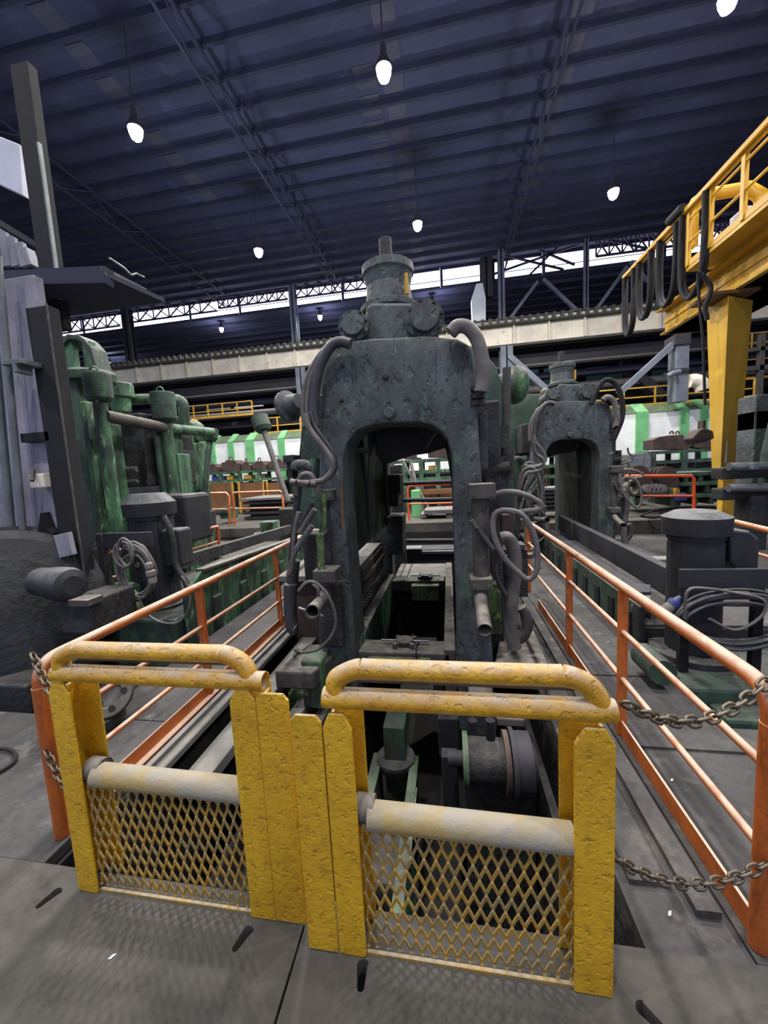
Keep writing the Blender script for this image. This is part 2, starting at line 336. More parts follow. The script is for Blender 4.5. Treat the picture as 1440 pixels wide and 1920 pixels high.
# ================================================================= YELLOW GATES
def expanded(m, x0, x1, z0, z1, y, slope, dx=.0210, dz=.112):
    n = int(round((x1 - x0) / dx)); dx = (x1 - x0) / n; rows = int(math.ceil((z1 - z0) / (dz / 2)))
    for i in range(n + 1):
        pts = []
        for j in range(rows + 1):
            sgn = 1 if (i + j) % 2 else -1
            x = x0 + i * dx + sgn * dx / 2 * .98
            x = min(max(x, x0), x1)
            zz = z0 + j * dz / 2 + slope * (x - x0)
            pts.append(V((x, y, zz - .004))); pts.append(V((x, y + .004, zz + .004)))
        for a, b in zip(pts, pts[1:]): m.beam(a, b, .0095, .006, up=(0, 1, 0))
def gate(label, side):
    L = side < 0
    if L: xo0, xo1, xi0, xi1, xp0, xp1, Y, zt, zr = -1.70, -1.60, -.865, -.752, -.75, -.62, 1.27, 1.0, .54
    else: xi0, xi1, xo0, xo1, xp0, xp1, Y, zt, zr = .362, .485, -.468, -.362, -.585, -.47, 1.20, .97, .545
    g = thing('yellow_gate', label, 'gate', ((xo0 + xi1) / 2, Y, 0))
    def post(x0, x1, open_right):
        m = MB(); c = (x1 - x0) * .25; w = .014
        m.prism([(x0, Y, .0), (x1, Y, .0), (x1, Y, zt - .06), (x1 - c, Y, zt), (x0 + c, Y, zt), (x0, Y, zt - .06)], (0, w, 0))
        wx = x0 if open_right else x1 - w
        m.box(wx, wx + w, Y + w, Y + .13, 0, zt - .06)
        a, b = (x0, x1 + .015) if open_right else (x0 - .015, x1)
        m.box(a, b, Y + .12, Y + .132, (0 if open_right and L else .0), zt - .03)
        return m.build('post', 'yellow', g, .006)
    post(xo0, xo1, True); post(xi0, xi1, False)
    m = MB(); m.prism([(xp0, Y - .004, .01), (xp1, Y - .004, .01), (xp1, Y - .004, zt - .035), (xp1 - .02, Y - .004, zt - .01), (xp0 + .02, Y - .004, zt - .01), (xp0, Y - .004, zt - .035)], (0, .012, 0)); m.build('stop_plate', 'yellow', g, .004)
    zq = 1.02 if L else 1.012
    x0, x1 = (xo0 + .02, xi1 + .03) if L else (xo0 + .005, xi1 + .005)
    m = MB(); m.pipe((x1 if L else x0, Y + .03, zq), (x0 if L else x1, Y + .03, zq), .036); m.build('top_rail', 'yellow_pipe', g)
    m = MB(); xa, xb = xo0 + .07, xi1 - .07
    zh = zq + (.103 if L else .108)
    m.tube([(xa - .02, Y + .035, zq + .01), (xa - .02, Y + .035, zq + .06), (xa + .012, Y + .035, zh - .022), (xa + .07, Y + .035, zh), (xa + .14, Y + .035, zh), (xb - .14, Y + .035, zh), (xb - .07, Y + .035, zh), (xb - .012, Y + .035, zh - .022), (xb + .02, Y + .035, zq + .05), (xb + .035, Y + .035, zq + .01)], .034, 20, 6); m.build('handle', 'yellow_pipe', g)
    m = MB(); m.cyl((xa + .01, Y + .09, zq + .035), (xb - .02, Y + .09, zq + .035), .009); m.build('rod', 'dust_metal', g)
    a, b = (xo1 - .0, xi0 + .01)
    m = MB(); m.cyl((a - .02, Y + .065, zr + .01), (a + .05, Y + .065, zr + .008), .05); m.build('pipe_collar', 'dust_metal', g)
    m = MB(); m.cyl((a + .03, Y + .05, zr), (b, Y + .05, zr - .012), .048, n=32); m.build('lower_rail', 'dusty_pipe', g)
    m = MB(); expanded(m, a + .005, b - .005, .03, zr - .03, Y + .02, -.01); m.build('mesh_panel', 'mesh', g)
    m = MB(); m.box(a, b, Y + .012, Y + .024, .0, .01); m.build('bottom_bar', 'mesh', g)
    return g
gate('yellow steel gate with mesh panel, left of the pair', -1)
gate('yellow steel gate with mesh panel, right of the pair, chained to orange handrail', 1)

# ================================================================= ORANGE HANDRAILS
def railing(label, x, ys, y_end, z_top, mids, kick, r=.03, mr=.017, zk=.10, name='orange_railing', m_='orange', bend=True, rp=.027, cat='railing', base=0):
    g = thing(name, label, cat, (x, ys[0], base))
    m = MB(); y0 = ys[0]
    m.tube(spline([(x, y0, z_top - .13), (x, y0 + .008, z_top - .07), (x, y0 + .035, z_top - .025), (x, y0 + .08, z_top - .004), (x, y0 + .14, z_top), (x, y0 + .2, z_top)], 4) + [V((x, y_end, z_top))], r, 16, 1); m.build('top_rail', m_, g)
    for z in mids:
        m = MB(); m.cyl((x, y0, z), (x, y_end, z), mr, n=12); m.build('middle_rail', m_, g)
    for i, y in enumerate(ys):
        m = MB()
        if i == 0: m.cyl((x, y, base), (x, y, z_top - .12), r + .003, n=16)
        else: m.box(x - rp, x + rp, y - .012, y + .012, base + .0, z_top - r * .6); m.box(x - .012, x + .012, y, y + .05, base, z_top - r * .6)
        m.build('post', m_, g)
    if kick:
        m = MB(); m.box(x - .008, x + .004, y0 + .03, kick, base, base + zk); m.box(x + .004, x + .05, y0 + .03, kick, base, base + .01); m.build('toe_board', m_, g)
    return g
gR = railing('orange handrail with dusty top, right of the yellow gates', 1.06, (1.42, 2.56, 3.66, 5.5), 5.52, .99, (.70, .385), 4.9)
gL = railing('orange handrail left of the yellow gates, toe board along pit', -2.05, (1.50, 2.76, 4.18), 5.6, .94, (.60,.31), 5.4)
# ================================================================= CHAINS
def chain(label, a, b, sag, n, s=.035):
    a, b = V(a), V(b); g = thing('chain', label, 'chain', a)
    pts = []
    for k in range(201):
        t = k / 200; p = a.lerp(b, t); p.z -= sag * 4 * t * (1 - t); pts.append(p)
    Ls = [0]
    for p, q in zip(pts, pts[1:]): Ls.append(Ls[-1] + (q - p).length)
    def at(d):
        for i in range(200):
            if Ls[i + 1] >= d: return pts[i].lerp(pts[i + 1], (d - Ls[i]) / max(Ls[i + 1] - Ls[i], 1e-9))
        return pts[-1]
    m = MB(); h, w = s * .62, s * .36
    loop = [(h * .55, w, 0), (h * .9, w * .6, 0), (h, 0, 0), (h * .9, -w * .6, 0), (h * .55, -w, 0), (-h * .55, -w, 0), (-h * .9, -w * .6, 0), (-h, 0, 0), (-h * .9, w * .6, 0), (-h * .55, w, 0)]
    m.tube(loop, s * .13, 6, 2, closed=True)
    bmv = m; me = None
    n = max(3, int(Ls[-1] / (s * .92)))
    for i in range(n):
        p = at(Ls[-1] * (i + .2) / n); q = at(Ls[-1] * (i + .8) / n); d = (q - p).normalized()
        c = at(Ls[-1] * (i + .5) / n)
        up = V((0, 0, 1)) if abs(d.z) < .9 else V((0, 1, 0)); sd = d.cross(up).normalized(); u2 = sd.cross(d)
        R = Matrix((d, sd, u2)).transposed()
        R = R @ Matrix.Rotation(math.radians(45 + 90 * (i % 2)), 3, 'X')
        if me is None:
            OFF['tmp'] = V((0, 0, 0)); me = bpy.data.meshes.new('chain_link'); m.bm.to_mesh(me); m.bm.free(); me.materials.append(M['chain'])
        o = bpy.data.objects.new('chain_link', me); COL.objects.link(o); o.parent = g
        o.matrix_local = Matrix.Translation(c - a) @ R.to_4x4()
    return g
chain('rusty chain hanging between right gate top and handrail corner', (.50, 1.19, 1.065), (1.085, 1.45, 1.04), .115, 20, .042)
chain('rusty chain slung low from right gate post to handrail', (.50, 1.22, .50), (1.04, 1.38, .38), .085, 20, .038)
chain('short rusty chain from left handrail bend down to left gate', (-2.06, 1.50, .99), (-1.71, 1.33, .80), .03, 10, .042)
chain('short rusty chain low between left handrail post and left gate', (-2.03, 1.47, .50), (-1.71, 1.33, .44), .06, 10, .042)
# paint chips on the floor
for px, py, lb in ((210, 1793, 'leaf-shaped white scrap on floor before left gate'), (1256, 1712, 'white scrap on floor right of the gates'), (1260, 1462, 'tiny white scrap behind right gate chains'), (1140, 1204, 'white scrap on the right walkway plate')):
    p = W(px, py, Z=.004); m = MB(); r = .011
    m.prism([(p.x - r, p.y - r * .9, .001), (p.x + r * .1, p.y - r * .7, .001), (p.x + r, p.y + r, .001), (p.x - r * .2, p.y + r * .6, .001)], (0, 0, .003)); tag(m.build('paper_scrap', 'paper'), lb, 'litter')

# ================================================================= HALL LAMPS
def lamp(label, p, r=.21, mt='lamp', power=LAMP_W, light=True):
    p = V(p); g = thing('high_bay_lamp', label, 'lamp', p, 'high bay lamps under the roof')
    m = MB(); m.lathe(p, (0, 0, 1), [(0, r * 1.1), (.12, r), (.38, r * .45), (.6, r * .42)], 20); m.cyl(p + V((0, 0, .6)), p + V((0, 0, max(.7, (RZ if p.y < 30 else 14.75) - p.z + .02))), .02, n=6); m.build('lamp_housing', 'steel_dark', g)
    m = MB(); m.lathe(p + V((0, 0, -.01)), (0, 0, -1), [(0, r), (.12, r * .95), (.26, r * .7), (.34, r * .2)], 20); m.build('lens', mt, g)
    if light:
        ld = bpy.data.lights.new('lamp_light', 'AREA'); ld.shape = 'DISK'; ld.size = r * 2.4; ld.energy = power; ld.color = (1, .95, .88)
        lo = bpy.data.objects.new('lamp_light', ld); COL.objects.link(lo); lo.parent = g; lo.location = (0, 0, -.4)
        pd = bpy.data.lights.new('lamp_spill', 'POINT'); pd.energy = power * .35; pd.shadow_soft_size = r; pd.color = (.72, .78, 1)
        po = bpy.data.objects.new('lamp_spill', pd); COL.objects.link(po); po.parent = g; po.location = (0, 0, -.5)
    return g
for px, py, lb in ((720, 140, 'lit roof lamp in the near row above the mill stand'), (255, 252, 'lit roof lamp, leftmost of the near row'), (1365, 8, 'lit roof lamp, rightmost of the near row at picture top'),
                   (485, 475, 'lit roof lamp, leftmost of the second row'), (783, 425, 'lit roof lamp, middle of the second row'), (1150, 365, 'lit roof lamp, rightmost of the second row beside yellow crane')):
    lamp(lb, W(px, py, Z=13.0) + V((0, 0, .15)), power=LAMP_W * 1.9)
for x in (-9.3, -1.2, 7.4):
    for y in (5.1, -1.6): 
        g = lamp('roof lamp overhead of the gates, outside the picture', (x, y, 13.1))
for px, py, lb in ((600, 592, 'small distant lamp beyond clerestory, left of mill top'), (810, 565, 'small distant lamp just right of mill stand top'), (415, 615, 'small distant lamp left, below the clerestory'), (205, 680, 'small distant lamp beside green arch at far left')):
    lamp(lb, W(px, py, Z=14.2), .16, 'lamp_far', 500)
# ================================================================= COLUMNS, CRANE RUNWAY
def column(label, x, y, z0, z1, w, mt='steel_blue', flange=True):
    g = thing('steel_column', label, 'column', (x, y, z0), 'columns along the crane runway')
    m = MB(); m.box(x - w / 2, x + w / 2, y, y + .04, z0, z1); m.box(x - w / 2, x + w / 2, y + w * .9, y + w * .9 + .04, z0, z1); m.build('flange_plate', mt, g)
    m = MB(); m.box(x - .04, x + .04, y, y + w * .9, z0, z1); m.build('web', mt, g)
    return g
column('slim grey column rising left of mill stand into roof', W(550, 600, Y=29.0).x, 29.0, 11.2, 16.2, .48)
column('dark column at far left crossing the clerestory', W(236, 620, Y=29.0).x, 29.0, 11.4, 16.2, .62, 'steel_dark')
column('tall grey column just right of mill stand, rising to roof', W(941, 560, Y=28.6).x, 28.6, 8.5, 16.2, .42)
column('slim light column right, meeting diagonal braces', W(1100, 500, Y=28.8).x, 28.8, 11.2, 16.2, .26)
column('dark wide roof column behind the tapered white casing', W(912, 500, Y=29.2).x, 29.2, 13.5, 16.2, .8, 'steel_dark')
m = MB(); Yc = 29.0
m.prism([W(x, y, Y=Yc) for x, y in ((886, 611), (884, 560), (893, 532), (905, 530), (911, 560), (911, 611))], (0, .8, 0)); tag(m.build('column_casing', 'white_panel', bevel=.02), 'tapered whitish column casing above beam, right of mill', 'casing')
for a, b, lb in (((950, 606), (1008, 528), 'grey diagonal brace rising right from tall column'), ((1018, 523), (1092, 592), 'grey diagonal brace falling right toward slim column'), ((1112, 588), (1176, 500), 'grey diagonal brace rising right of slim light column'), ((1182, 490), (1215, 528), 'short diagonal brace ending behind yellow crane')):
    m = MB(); m.beam(W(*a, Y=28.9), W(*b, Y=28.9), .2, .2); tag(m.build('diagonal_brace', 'steel_blue'), lb, 'brace')
g = thing('crane_runway_girder', 'long cream crane runway girder spanning the hall behind mills', 'girder', (-5, 28, 9.6))
for nm, y0, z0, z1, dp, mt in (('web_plate', 28.0, 9.75, 11.15, .3, 'beige'), ('lower_flange', 27.8, 9.60, 9.75, .8, 'dust_metal'), ('upper_flange', 27.8, 11.15, 11.30, .8, 'beige'), ('rail', 28.0, 11.42, 11.52, .12, 'dust_metal'), ('walkway_grating', 27.5, 10.95, 11.02, .5, 'dust_metal')):
    m = MB(); m.box(-45, 24, y0, y0 + dp, z0, z1); m.build(nm, mt, g)
for i in range(22): m = MB(); x = -30.6 + i * 2.2; m.box(x, x + .08, 27.75, 28.0, 9.75, 11.15); m.build('stiffener', 'beige', g)
for i in range(90): m = MB(); x = -29 + i * .5; m.box(x, x + .2, 27.46, 27.6, 11.0, 11.4); m.build('bracket', 'dust_metal', g)
# blue-grey runway columns under the girder
for px, w, lb, b in ((563, .75, 'blue-grey runway column seen left of mill stand', 760), (951, .8, 'blue-grey runway column rising behind right of mill stand', 720)):
    x = W(px, 700, Y=27.6).x; column(lb, x, 27.6, 0, 9.6, w)
# right stocky column with diagonal braces
g = thing('braced_column', 'pale blue-grey column behind crane leg with band and bracket', 'column', W(1280, 760, Y=20) * 1)
m = MB(); m.pbox(1268, 625, 1292, 752, 20, .7); m.build('shaft', 'steel_blue', g, .01)
m = MB(); m.pbox(1266, 625, 1296, 645, 19.9, .9); m.pbox(1264, 690, 1294, 697, 19.85, .9); m.build('band', 'steel_dark', g)
m = MB(); m.ptube([(1252, 706), (1262, 700), (1275, 697)], .12, Y=19.7); m.build('bracket', 'steel_blue', g)
for a, b, lb in (((1160, 738), (1268, 640), 'long grey diagonal brace down left from braced column'), ((955, 668), (1024, 730), 'grey diagonal brace down right behind mill stand')):
    m = MB(); m.beam(W(*a, Y=20.2), W(*b, Y=20.2), .28, .25); tag(m.build('diagonal_brace', 'steel_blue'), lb, 'brace')
m = MB(); m.ptube([(1291, 715), (1303, 714), (1314, 719), (1318, 731)], .30, 14, Y=20.0); tag(m.build('duct_elbow', 'beige'), 'cream duct elbow sticking out right of braced column', 'duct')
# dark secondary beams under the girder and pale pipes behind
for z, y, lb, mt, h in ((8.9, 29.2, 'dark deep beam under the cream girder', 'steel_dark', .9), (8.0, 30, 'dark upper service beam under girder', 'truss', .35), (6.7, 33, 'dark lower service beam behind the green building', 'steel_dark', .5)):
    m = MB(); m.box(-46, 30, y, y + .4, z - h / 2, z + h / 2); m.box(-46, 30, y - .2, y + .6, z - h / 2 - .06, z - h / 2); tag(m.build('service_beam', mt), lb, 'beam')
for z, y, r, lb in ((7.2, 31, .28, 'long grey pipe under dark beams, left of mill'), (8.45, 28.6, .07, 'thin pale pipe along dark beam')):
    m = MB(); m.cyl((-40, y, z), (24, y, z), r, n=16); tag(m.build('service_pipe', 'hose'), lb, 'pipe')
for a, b, c, d, lb in ((385, 756, 430, 768, 'pale rectangular panel under dark beam at left'), (438, 750, 492, 764, 'second pale rectangular panel under dark beam'),):
    m = MB(); m.pbox(a, b, c, d, 32.5, .2); tag(m.build('pale_panel', 'white_panel', bevel=.02), lb, 'panel')
m = MB(); m.beam(W(1165, 680, Y=31), W(1240, 745, Y=31), .9, .6); tag(m.build('conveyor_chute', 'steel_dark'), 'dark sloping chute behind second mill, right of it', 'chute')
# distant teal windows
k = 20
for x0, x1 in ((992, 1010), (1020, 1045), (1100, 1138), (1140, 1168), (1178, 1210), (1222, 1252), (1296, 1322)):
    m = MB(); m.pbox(x0, 688, x1, 742, 38, .1); o = m.build('window_%d' % k, 'teal_glass'); o['kind'] = 'structure'; k += 1
# ================================================================= GREEN BUILDING WITH WHITE PANELS
g = thing('green_panel_enclosure', 'long green framed enclosure with white panels behind the mills', 'enclosure', (0, 21, 2.2))
YE = 21.0
zt, zb = W(1150, 778, Y=YE).z, W(1150, 868, Y=YE).z
m = MB(); m.box(-16, 26, YE, YE + 3, zb, zt); m.build('panel', 'white_panel', g)
m = MB(); m.prism([(-16, YE - .05, zt), (-16, YE + .7, zt + .45), (-16, YE + 3, zt + .45), (-16, YE + 3, zt)], (42, 0, 0)); m.build('roof_edge', mat('olive_edge', '#55684a', '#465640', 2, bump=0, grime=.3), g)
for px, w in ((398, .30), (432, .34), (468, .5), (527, .38), (1010, .35), (1202, .55), (1281, .35), (1318, .3), (1396, .3), (1430, .45)):
    x = W(px, 820, Y=YE).x
    m = MB(); m.box(x - w / 2, x + w / 2, YE - .12, YE + .01, zb, zt + .05); m.prism([(x - w / 2, YE - .12, zt + .02), (x - w / 2, YE - .02, zt + .02), (x - w / 2, YE + .72, zt + .49), (x - w / 2, YE + .62, zt + .53)], (w, 0, 0)); m.build('pilaster', 'green_bright', g)
m = MB(); m.box(-16, 26, YE - .1, YE, zb - .12, zb); m.build('sill', 'black', g)
m = MB(); m.box(-16, 26, YE + .5, YE + 3, 0, zb - .12); m.build('base_wall', 'steel_dark', g)
def far_rail(label, x0, x1, y, z0, z1, step=1.35, name='yellow_railing', mt='ochre'):
    g = thing(name, label, 'railing', ((x0 + x1) / 2, y, z0))
    for z in (z1, (z0 + z1) / 2): m = MB(); m.box(x0, x1, y, y + .05, z - .03, z + .03); m.build('rail', mt, g)
    n = int((x1 - x0) / step)
    for i in range(n + 1): x = x0 + (x1 - x0) * i / n; m = MB(); m.box(x - .035, x + .035, y - .01, y + .05, z0, z1); m.build('post', mt, g)
    m = MB(); m.box(x0, x1, y, y + .03, z0, z0 + .14); m.build('toe_board', mt, g)
    return g
far_rail('yellow guard rail on top of the green enclosure, right half', 3.2, 15.0, YE + 1.2, zt + .45, zt + 1.4)
far_rail('yellow guard rail on top of the green enclosure, left half', -11.5, -5.6, YE + 1.2, zt + .45, zt + 1.4)
far_rail('upper yellow guard rail at far right behind crane leg', 15.5, 26, 26, 5.9, 7.0)
far_rail('highest yellow guard rail at far right behind crane leg', 16.5, 27, 27, 7.6, 8.7)
m = MB()
for i in range(7): m.box(14.8 + i * 1.9, 15.0 + i * 1.9, 24.4, 24.7, zt, 8.0)
m.box(14.8, 27, 24.4, 24.7, 6.1, 6.35); m.box(14.8, 27, 24.4, 24.7, 7.1, 7.3); tag(m.build('steel_staging', 'dust_metal'), 'grey steel staging frame behind yellow crane leg', 'staging')
far_rail('ochre railing far left above the tie pipes', -17.8, -12.5, 24, 5.9, 6.8, 1.0)
# ---- shelving / storage rack on the far side
def rack(label, x0, x1, y, zs, cols, mt='green', name='storage_rack'):
    g = thing(name, label, 'rack', ((x0 + x1) / 2, y, 0))
    for z in zs: m = MB(); m.box(x0, x1, y, y + 1.2, z - .12, z); m.build('shelf', mt, g)
    for i in range(cols + 1):
        x = x0 + (x1 - x0) * i / cols; m = MB(); m.box(x - .09, x + .09, y - .03, y + .12, 0, max(zs)); m.box(x - .09, x + .09, y + 1.1, y + 1.2, 0, max(zs)); m.build('upright', mt, g)
    return g
def item(name, label, cat, mb, mt, group=None, bevel=.02): return tag(mb.build(name, mt, None, bevel), label, cat, group)
YR = 18.0
zsh = W(460, 882, Y=YR).z; zsl = W(460, 898, Y=YR).z
xa, xb = W(378, 900, Y=YR).x, W(560, 880, Y=YR).x
rack('green storage rack left of mill with brown plates beneath', xa, xb, YR, (zsh, zsl), 5)
k = 0
for x0, x1 in ((392, 438), (450, 496), (503, 530)):
    lb = ('leftmost', 'middle', 'rightmost')[k]; k += 1
    g = thing('brown_panel', lb + ' brown plate leaning under the green rack, yellow edges', 'panel', W((x0 + x1) / 2, 955, Y=YR - .1), 'brown plates under the rack')
    m = MB(); m.pbox(x0, 905, x1, 956, YR - .1, .08); m.build('sheet', 'brown', g)
    for q in (x0 - 1, x1 - 1): m = MB(); m.pbox(q - 1.5, 903, q + 1.5, 962, YR - .16, .08); m.build('edge_bar', 'ochre', g)
# rusty blocks on top of the rack, left
for i, (a, b, c, d, lb) in enumerate(((376, 864, 412, 880, 'rusty block on rack top nearest green mill'), (414, 857, 450, 878, 'long rusty chock with lug on rack top'), (452, 862, 470, 878, 'small rusty block on rack top, left of mill stand'), (472, 861, 500, 877, 'reddish rusty block on rack top behind leaning post'), (502, 858, 535, 876, 'dark rusty block on rack top nearest mill stand'))):
    g = thing('rusty_chock', lb, 'block', W((a + c) / 2, d, Y=YR), 'rusty chocks on the rack top')
    m = MB(); w = c - a; m.ppoly([(a, d), (a, b + 5), (a + w * .18, b + 4), (a + w * .25, b), (a + w * .7, b), (a + w * .8, b + 5), (c, b + 6), (c, d)], YR + .1, .8); m.build('body', 'brown_dark', g, .02)
    m = MB(); m.tube([W(a + w * .4, b + 1, Y=YR + .4), W(a + w * .42, b - 4, Y=YR + .4), W(a + w * .5, b - 6, Y=YR + .4), W(a + w * .58, b - 4, Y=YR + .4), W(a + w * .6, b + 1, Y=YR + .4)], .03, 6, 3); m.build('lifting_lug', 'brown_dark', g)
for a, b, c, d, mt, lb in ((424, 886, 436, 894, 'ochre', 'tan box inside rack shelf, left part'), (456, 886, 470, 893, 'ochre', 'tan box on rack shelf near its centre'), (480, 885, 496, 893, 'brown', 'brown box on rack shelf behind leaning post'), (396, 886, 420, 894, 'blue_plastic', 'dark blue bin on the rack shelf, left end')):
    m = MB(); m.pbox(a, b, c, d, YR + .1, .5); item('storage_box', lb, 'box', m, mt)
# ---- rack seen through the mill window
xa, xb = W(728, 870, Y=16).x, W(852, 870, Y=16).x
rack('green storage rack seen through mill stand opening', xa, xb, 16, (W(790, 861, Y=16).z, W(790, 882, Y=16).z, W(790, 896, Y=16).z), 4)
for pts, lb in ((((757, 858), (757, 845), (760, 844), (762, 828), (765, 828), (766, 845), (778, 846), (780, 854), (788, 855), (788, 858)), 'rusty casting on rack, left, seen through mill opening'),
                (((803, 858), (802, 846), (812, 842), (814, 826), (828, 822), (842, 826), (843, 850), (846, 858)), 'big grey-brown block on rack seen through mill opening')):
    m = MB(); m.ppoly(pts, 16.1, .8); item('rusty_casting', lb, 'casting', m, 'brown_dark', bevel=.01)
m = MB(); m.pbox(803, 868, 817, 876, 16.1, .5); item('storage_box', 'pale tan box in rack seen through mill opening', 'box', m, 'ochre')
m = MB(); m.pbox(771, 912, 787, 962, 14.3, .7); item('green_cabinet', 'bright pale green cabinet seen through mill opening', 'cabinet', m, 'green_bright')
for a, b, lb in (((754, 862), (776, 902), 'grey prop bar leaning left under rack in mill opening'), ((770, 866), (778, 900), 'second grey prop bar leaning in mill opening')):
    m = MB(); p0, p1 = W(*a, Y=15.4), W(*b, Y=15.2); p2 = p0 + (p1 - p0) * (p0.z / (p0.z - p1.z)); m.beam(p0, p2, .12, .06); item('prop_bar', lb, 'bar', m, 'hose', bevel=0)
m = MB(); m.pbox(770, 895, 852, 905, 15.8, .3); m.pbox(780, 905, 852, 935, 16.6, .2); item('machine_panel', 'brown machine panel under rack in mill opening', 'panel', m, 'brown')
def orail(label, pts, Y, mid=None, posts=(), w=.035, yf=None, mt='orange_far'):
    g = thing('orange_handrail', label, 'railing', W(pts[0][0], (posts[0][2] if posts else pts[0][1]), Y=Y))
    m = MB(); m.tube([W(x, y, Y=Y) for x, y in pts], w, 8, 1); m.build('top_rail', mt, g)
    for md in (mid or []): m = MB(); m.tube([W(x, y, Y=Y) for x, y in md], w * .7, 8, 1); m.build('middle_rail', mt, g)
    for x, y0, y1 in posts: m = MB(); m.cyl(W(x, y0, Y=Y), W(x + .004 * (1000 - x) * (y1 - y0) / 60, y1, Y=Y), w, n=8); m.build('post', mt, g)
    return g
orail('small orange railing seen through mill stand opening', [(767, 975), (765, 916), (768, 911), (846, 907)], 13.2, [[(766, 945), (850, 943)]], (), .04)
m = MB(); m.pbox(795, 950, 852, 958, 13.6, 1.2); m.pbox(788, 958, 800, 966, 13.7, 1); m.pbox(836, 958, 850, 966, 13.7, 1); item('plate_stack', 'stack of grey plates on blocks seen through mill opening', 'plates', m, 'plate')
# ---- orange railings and tables left rear
orail('orange railing left rear, left piece, before brown plates', [(389, 925), (424, 924), (429, 930), (431, 984)], 13.6, [[(389, 955), (430, 955)]], ((392, 925, 962),), .045, mt='orange')
orail('orange railing left rear, right piece, before brown plates', [(440, 984), (438, 928), (440, 924), (525, 921), (529, 924), (533, 970)], 13.5, [[(440, 954), (531, 952)]], (), .045, mt='orange')
g = thing('roller_table', 'grey plate-topped table behind the orange railing, left rear', 'table', W(495, 962, Y=15))
m = MB(); a = W(448, 937, Y=15); b = W(536, 932, Y=15); m.box(a.x, b.x, 15, 17.2, a.z - .06, a.z + .03); m.build('top_plate', 'plate', g)
for zz in (.85, .60, .35, .1): m = MB(); m.box(a.x + .1, b.x, 15.1, 17, zz * a.z * .95 - .05, zz * a.z * .95 + .05); m.build('side_beam', 'steel_dark', g)
m = MB(); m.box(a.x + .3, b.x - .1, 15.3, 16.9, 0, a.z - .06); m.build('frame', 'mill_dark', g)
g = thing('green_pump', 'small green machine on floor beside orange railing, left rear', 'machine', W(422, 972, Z=0))
m = MB(); m.pbox(412, 953, 434, 973, 14.2, .5); m.build('body', 'green', g, .02); m = MB(); m.cyl(W(412, 960, Y=14.1), W(428, 956, Y=14.1), .16); m.build('cylinder', 'green_dark', g)
def settle(names, z, parent_like=None):
    for o in list(COL.objects):
        if o.parent is None and o.get('label') in names: o.location.z = z
settle(['tan box inside rack shelf, left part', 'tan box on rack shelf near its centre', 'brown box on rack shelf behind leaning post', 'dark blue bin on the rack shelf, left end'], zsl)
settle(['rusty block on rack top nearest green mill', 'long rusty chock with lug on rack top', 'small rusty block on rack top, left of mill stand', 'reddish rusty block on rack top behind leaning post', 'dark rusty block on rack top nearest mill stand'], zsh)
settle(['rusty casting on rack, left, seen through mill opening', 'big grey-brown block on rack seen through mill opening'], W(790, 861, Y=16).z)
settle(['pale tan box in rack seen through mill opening'], W(790, 882, Y=16).z)
settle(['bright pale green cabinet seen through mill opening', 'small green machine on floor beside orange railing, left rear', 'stack of grey plates on blocks seen through mill opening', 'brown machine panel under rack in mill opening'], 0)
# ================================================================= YELLOW CRANE
XC = W(1370, 700, Y=10.5).x
g = thing('portal_crane', 'big yellow portal crane with hanging cable loops, right', 'crane', (XC, 10.5, .2))
m = MB()
top = [W(x, y, Y=10.5) for x, y in ((1324, 585), (1372, 562), (1412, 540))]
b0, b1, b2 = W(1334, 868, Y=10.5), W(1351, 884, Y=10.5), W(1381, 884, Y=10.5)
tz = top[1].z + .1
xl, xm_, xr = W(1322, 590, Y=10.5).x, W(1365, 560, Y=10.5).x, W(1411, 540, Y=11.5).x
def cr(px, py, yy, z): p = W(px, py, Y=yy); return V((p.x, yy, z))
rings = [[cr(1335, 868, 11.1, b1.z), cr(1351, 884, 10.5, b1.z), cr(1383, 884, 11.0, b1.z), cr(1381, 884, 11.6, b1.z)], [cr(1324, 590, 11.3, tz), cr(1366, 570, 10.5, tz), cr(1412, 560, 11.0, tz), cr(1405, 560, 12.0, tz)]]
m.rings(rings, smooth=False); m.build('leg', 'crane', g, .01)
m = MB(); m.box(W(1356, 900, Y=10.9).x, W(1388, 900, Y=10.9).x, 10.9, 11.1, 0, b1.z); m.build('leg_foot', 'crane', g, .01)
m = MB(); p = W(1333, 828, Y=11.0); q = W(1341, 868, Y=11.0); m.box(p.x, q.x, 10.6, 10.7, q.z, p.z); m.build('notice_plate', 'white_box', g)
# girder parallel to the rolling line
gx = W(1247, 600, Y=13.6).x; zb_ = W(1247, 628, Y=13.6).z; zt_ = W(1247, 585, Y=13.6).z
XG1 = gx + 1.5
m = MB(); m.box(gx, XG1, 3.5, 13.6, zb_, zt_); m.build('main_girder', 'crane', g, .01)
m = MB(); m.box(gx - .03, gx, 3.5, 13.6, zt_ - .35, zt_ - .27); m.box(gx - .12, XG1, 3.5, 13.62, zb_, zb_ + .05); m.box(gx - .25, XG1, 3.5, 13.62, zt_, zt_ + .05); m.build('flange', 'crane', g)
m = MB(); m.box(XC - .55, XC + .5, 10.45, 11.2, zb_ - .08, zb_); m.build('joint_plate', 'brown', g, .01)
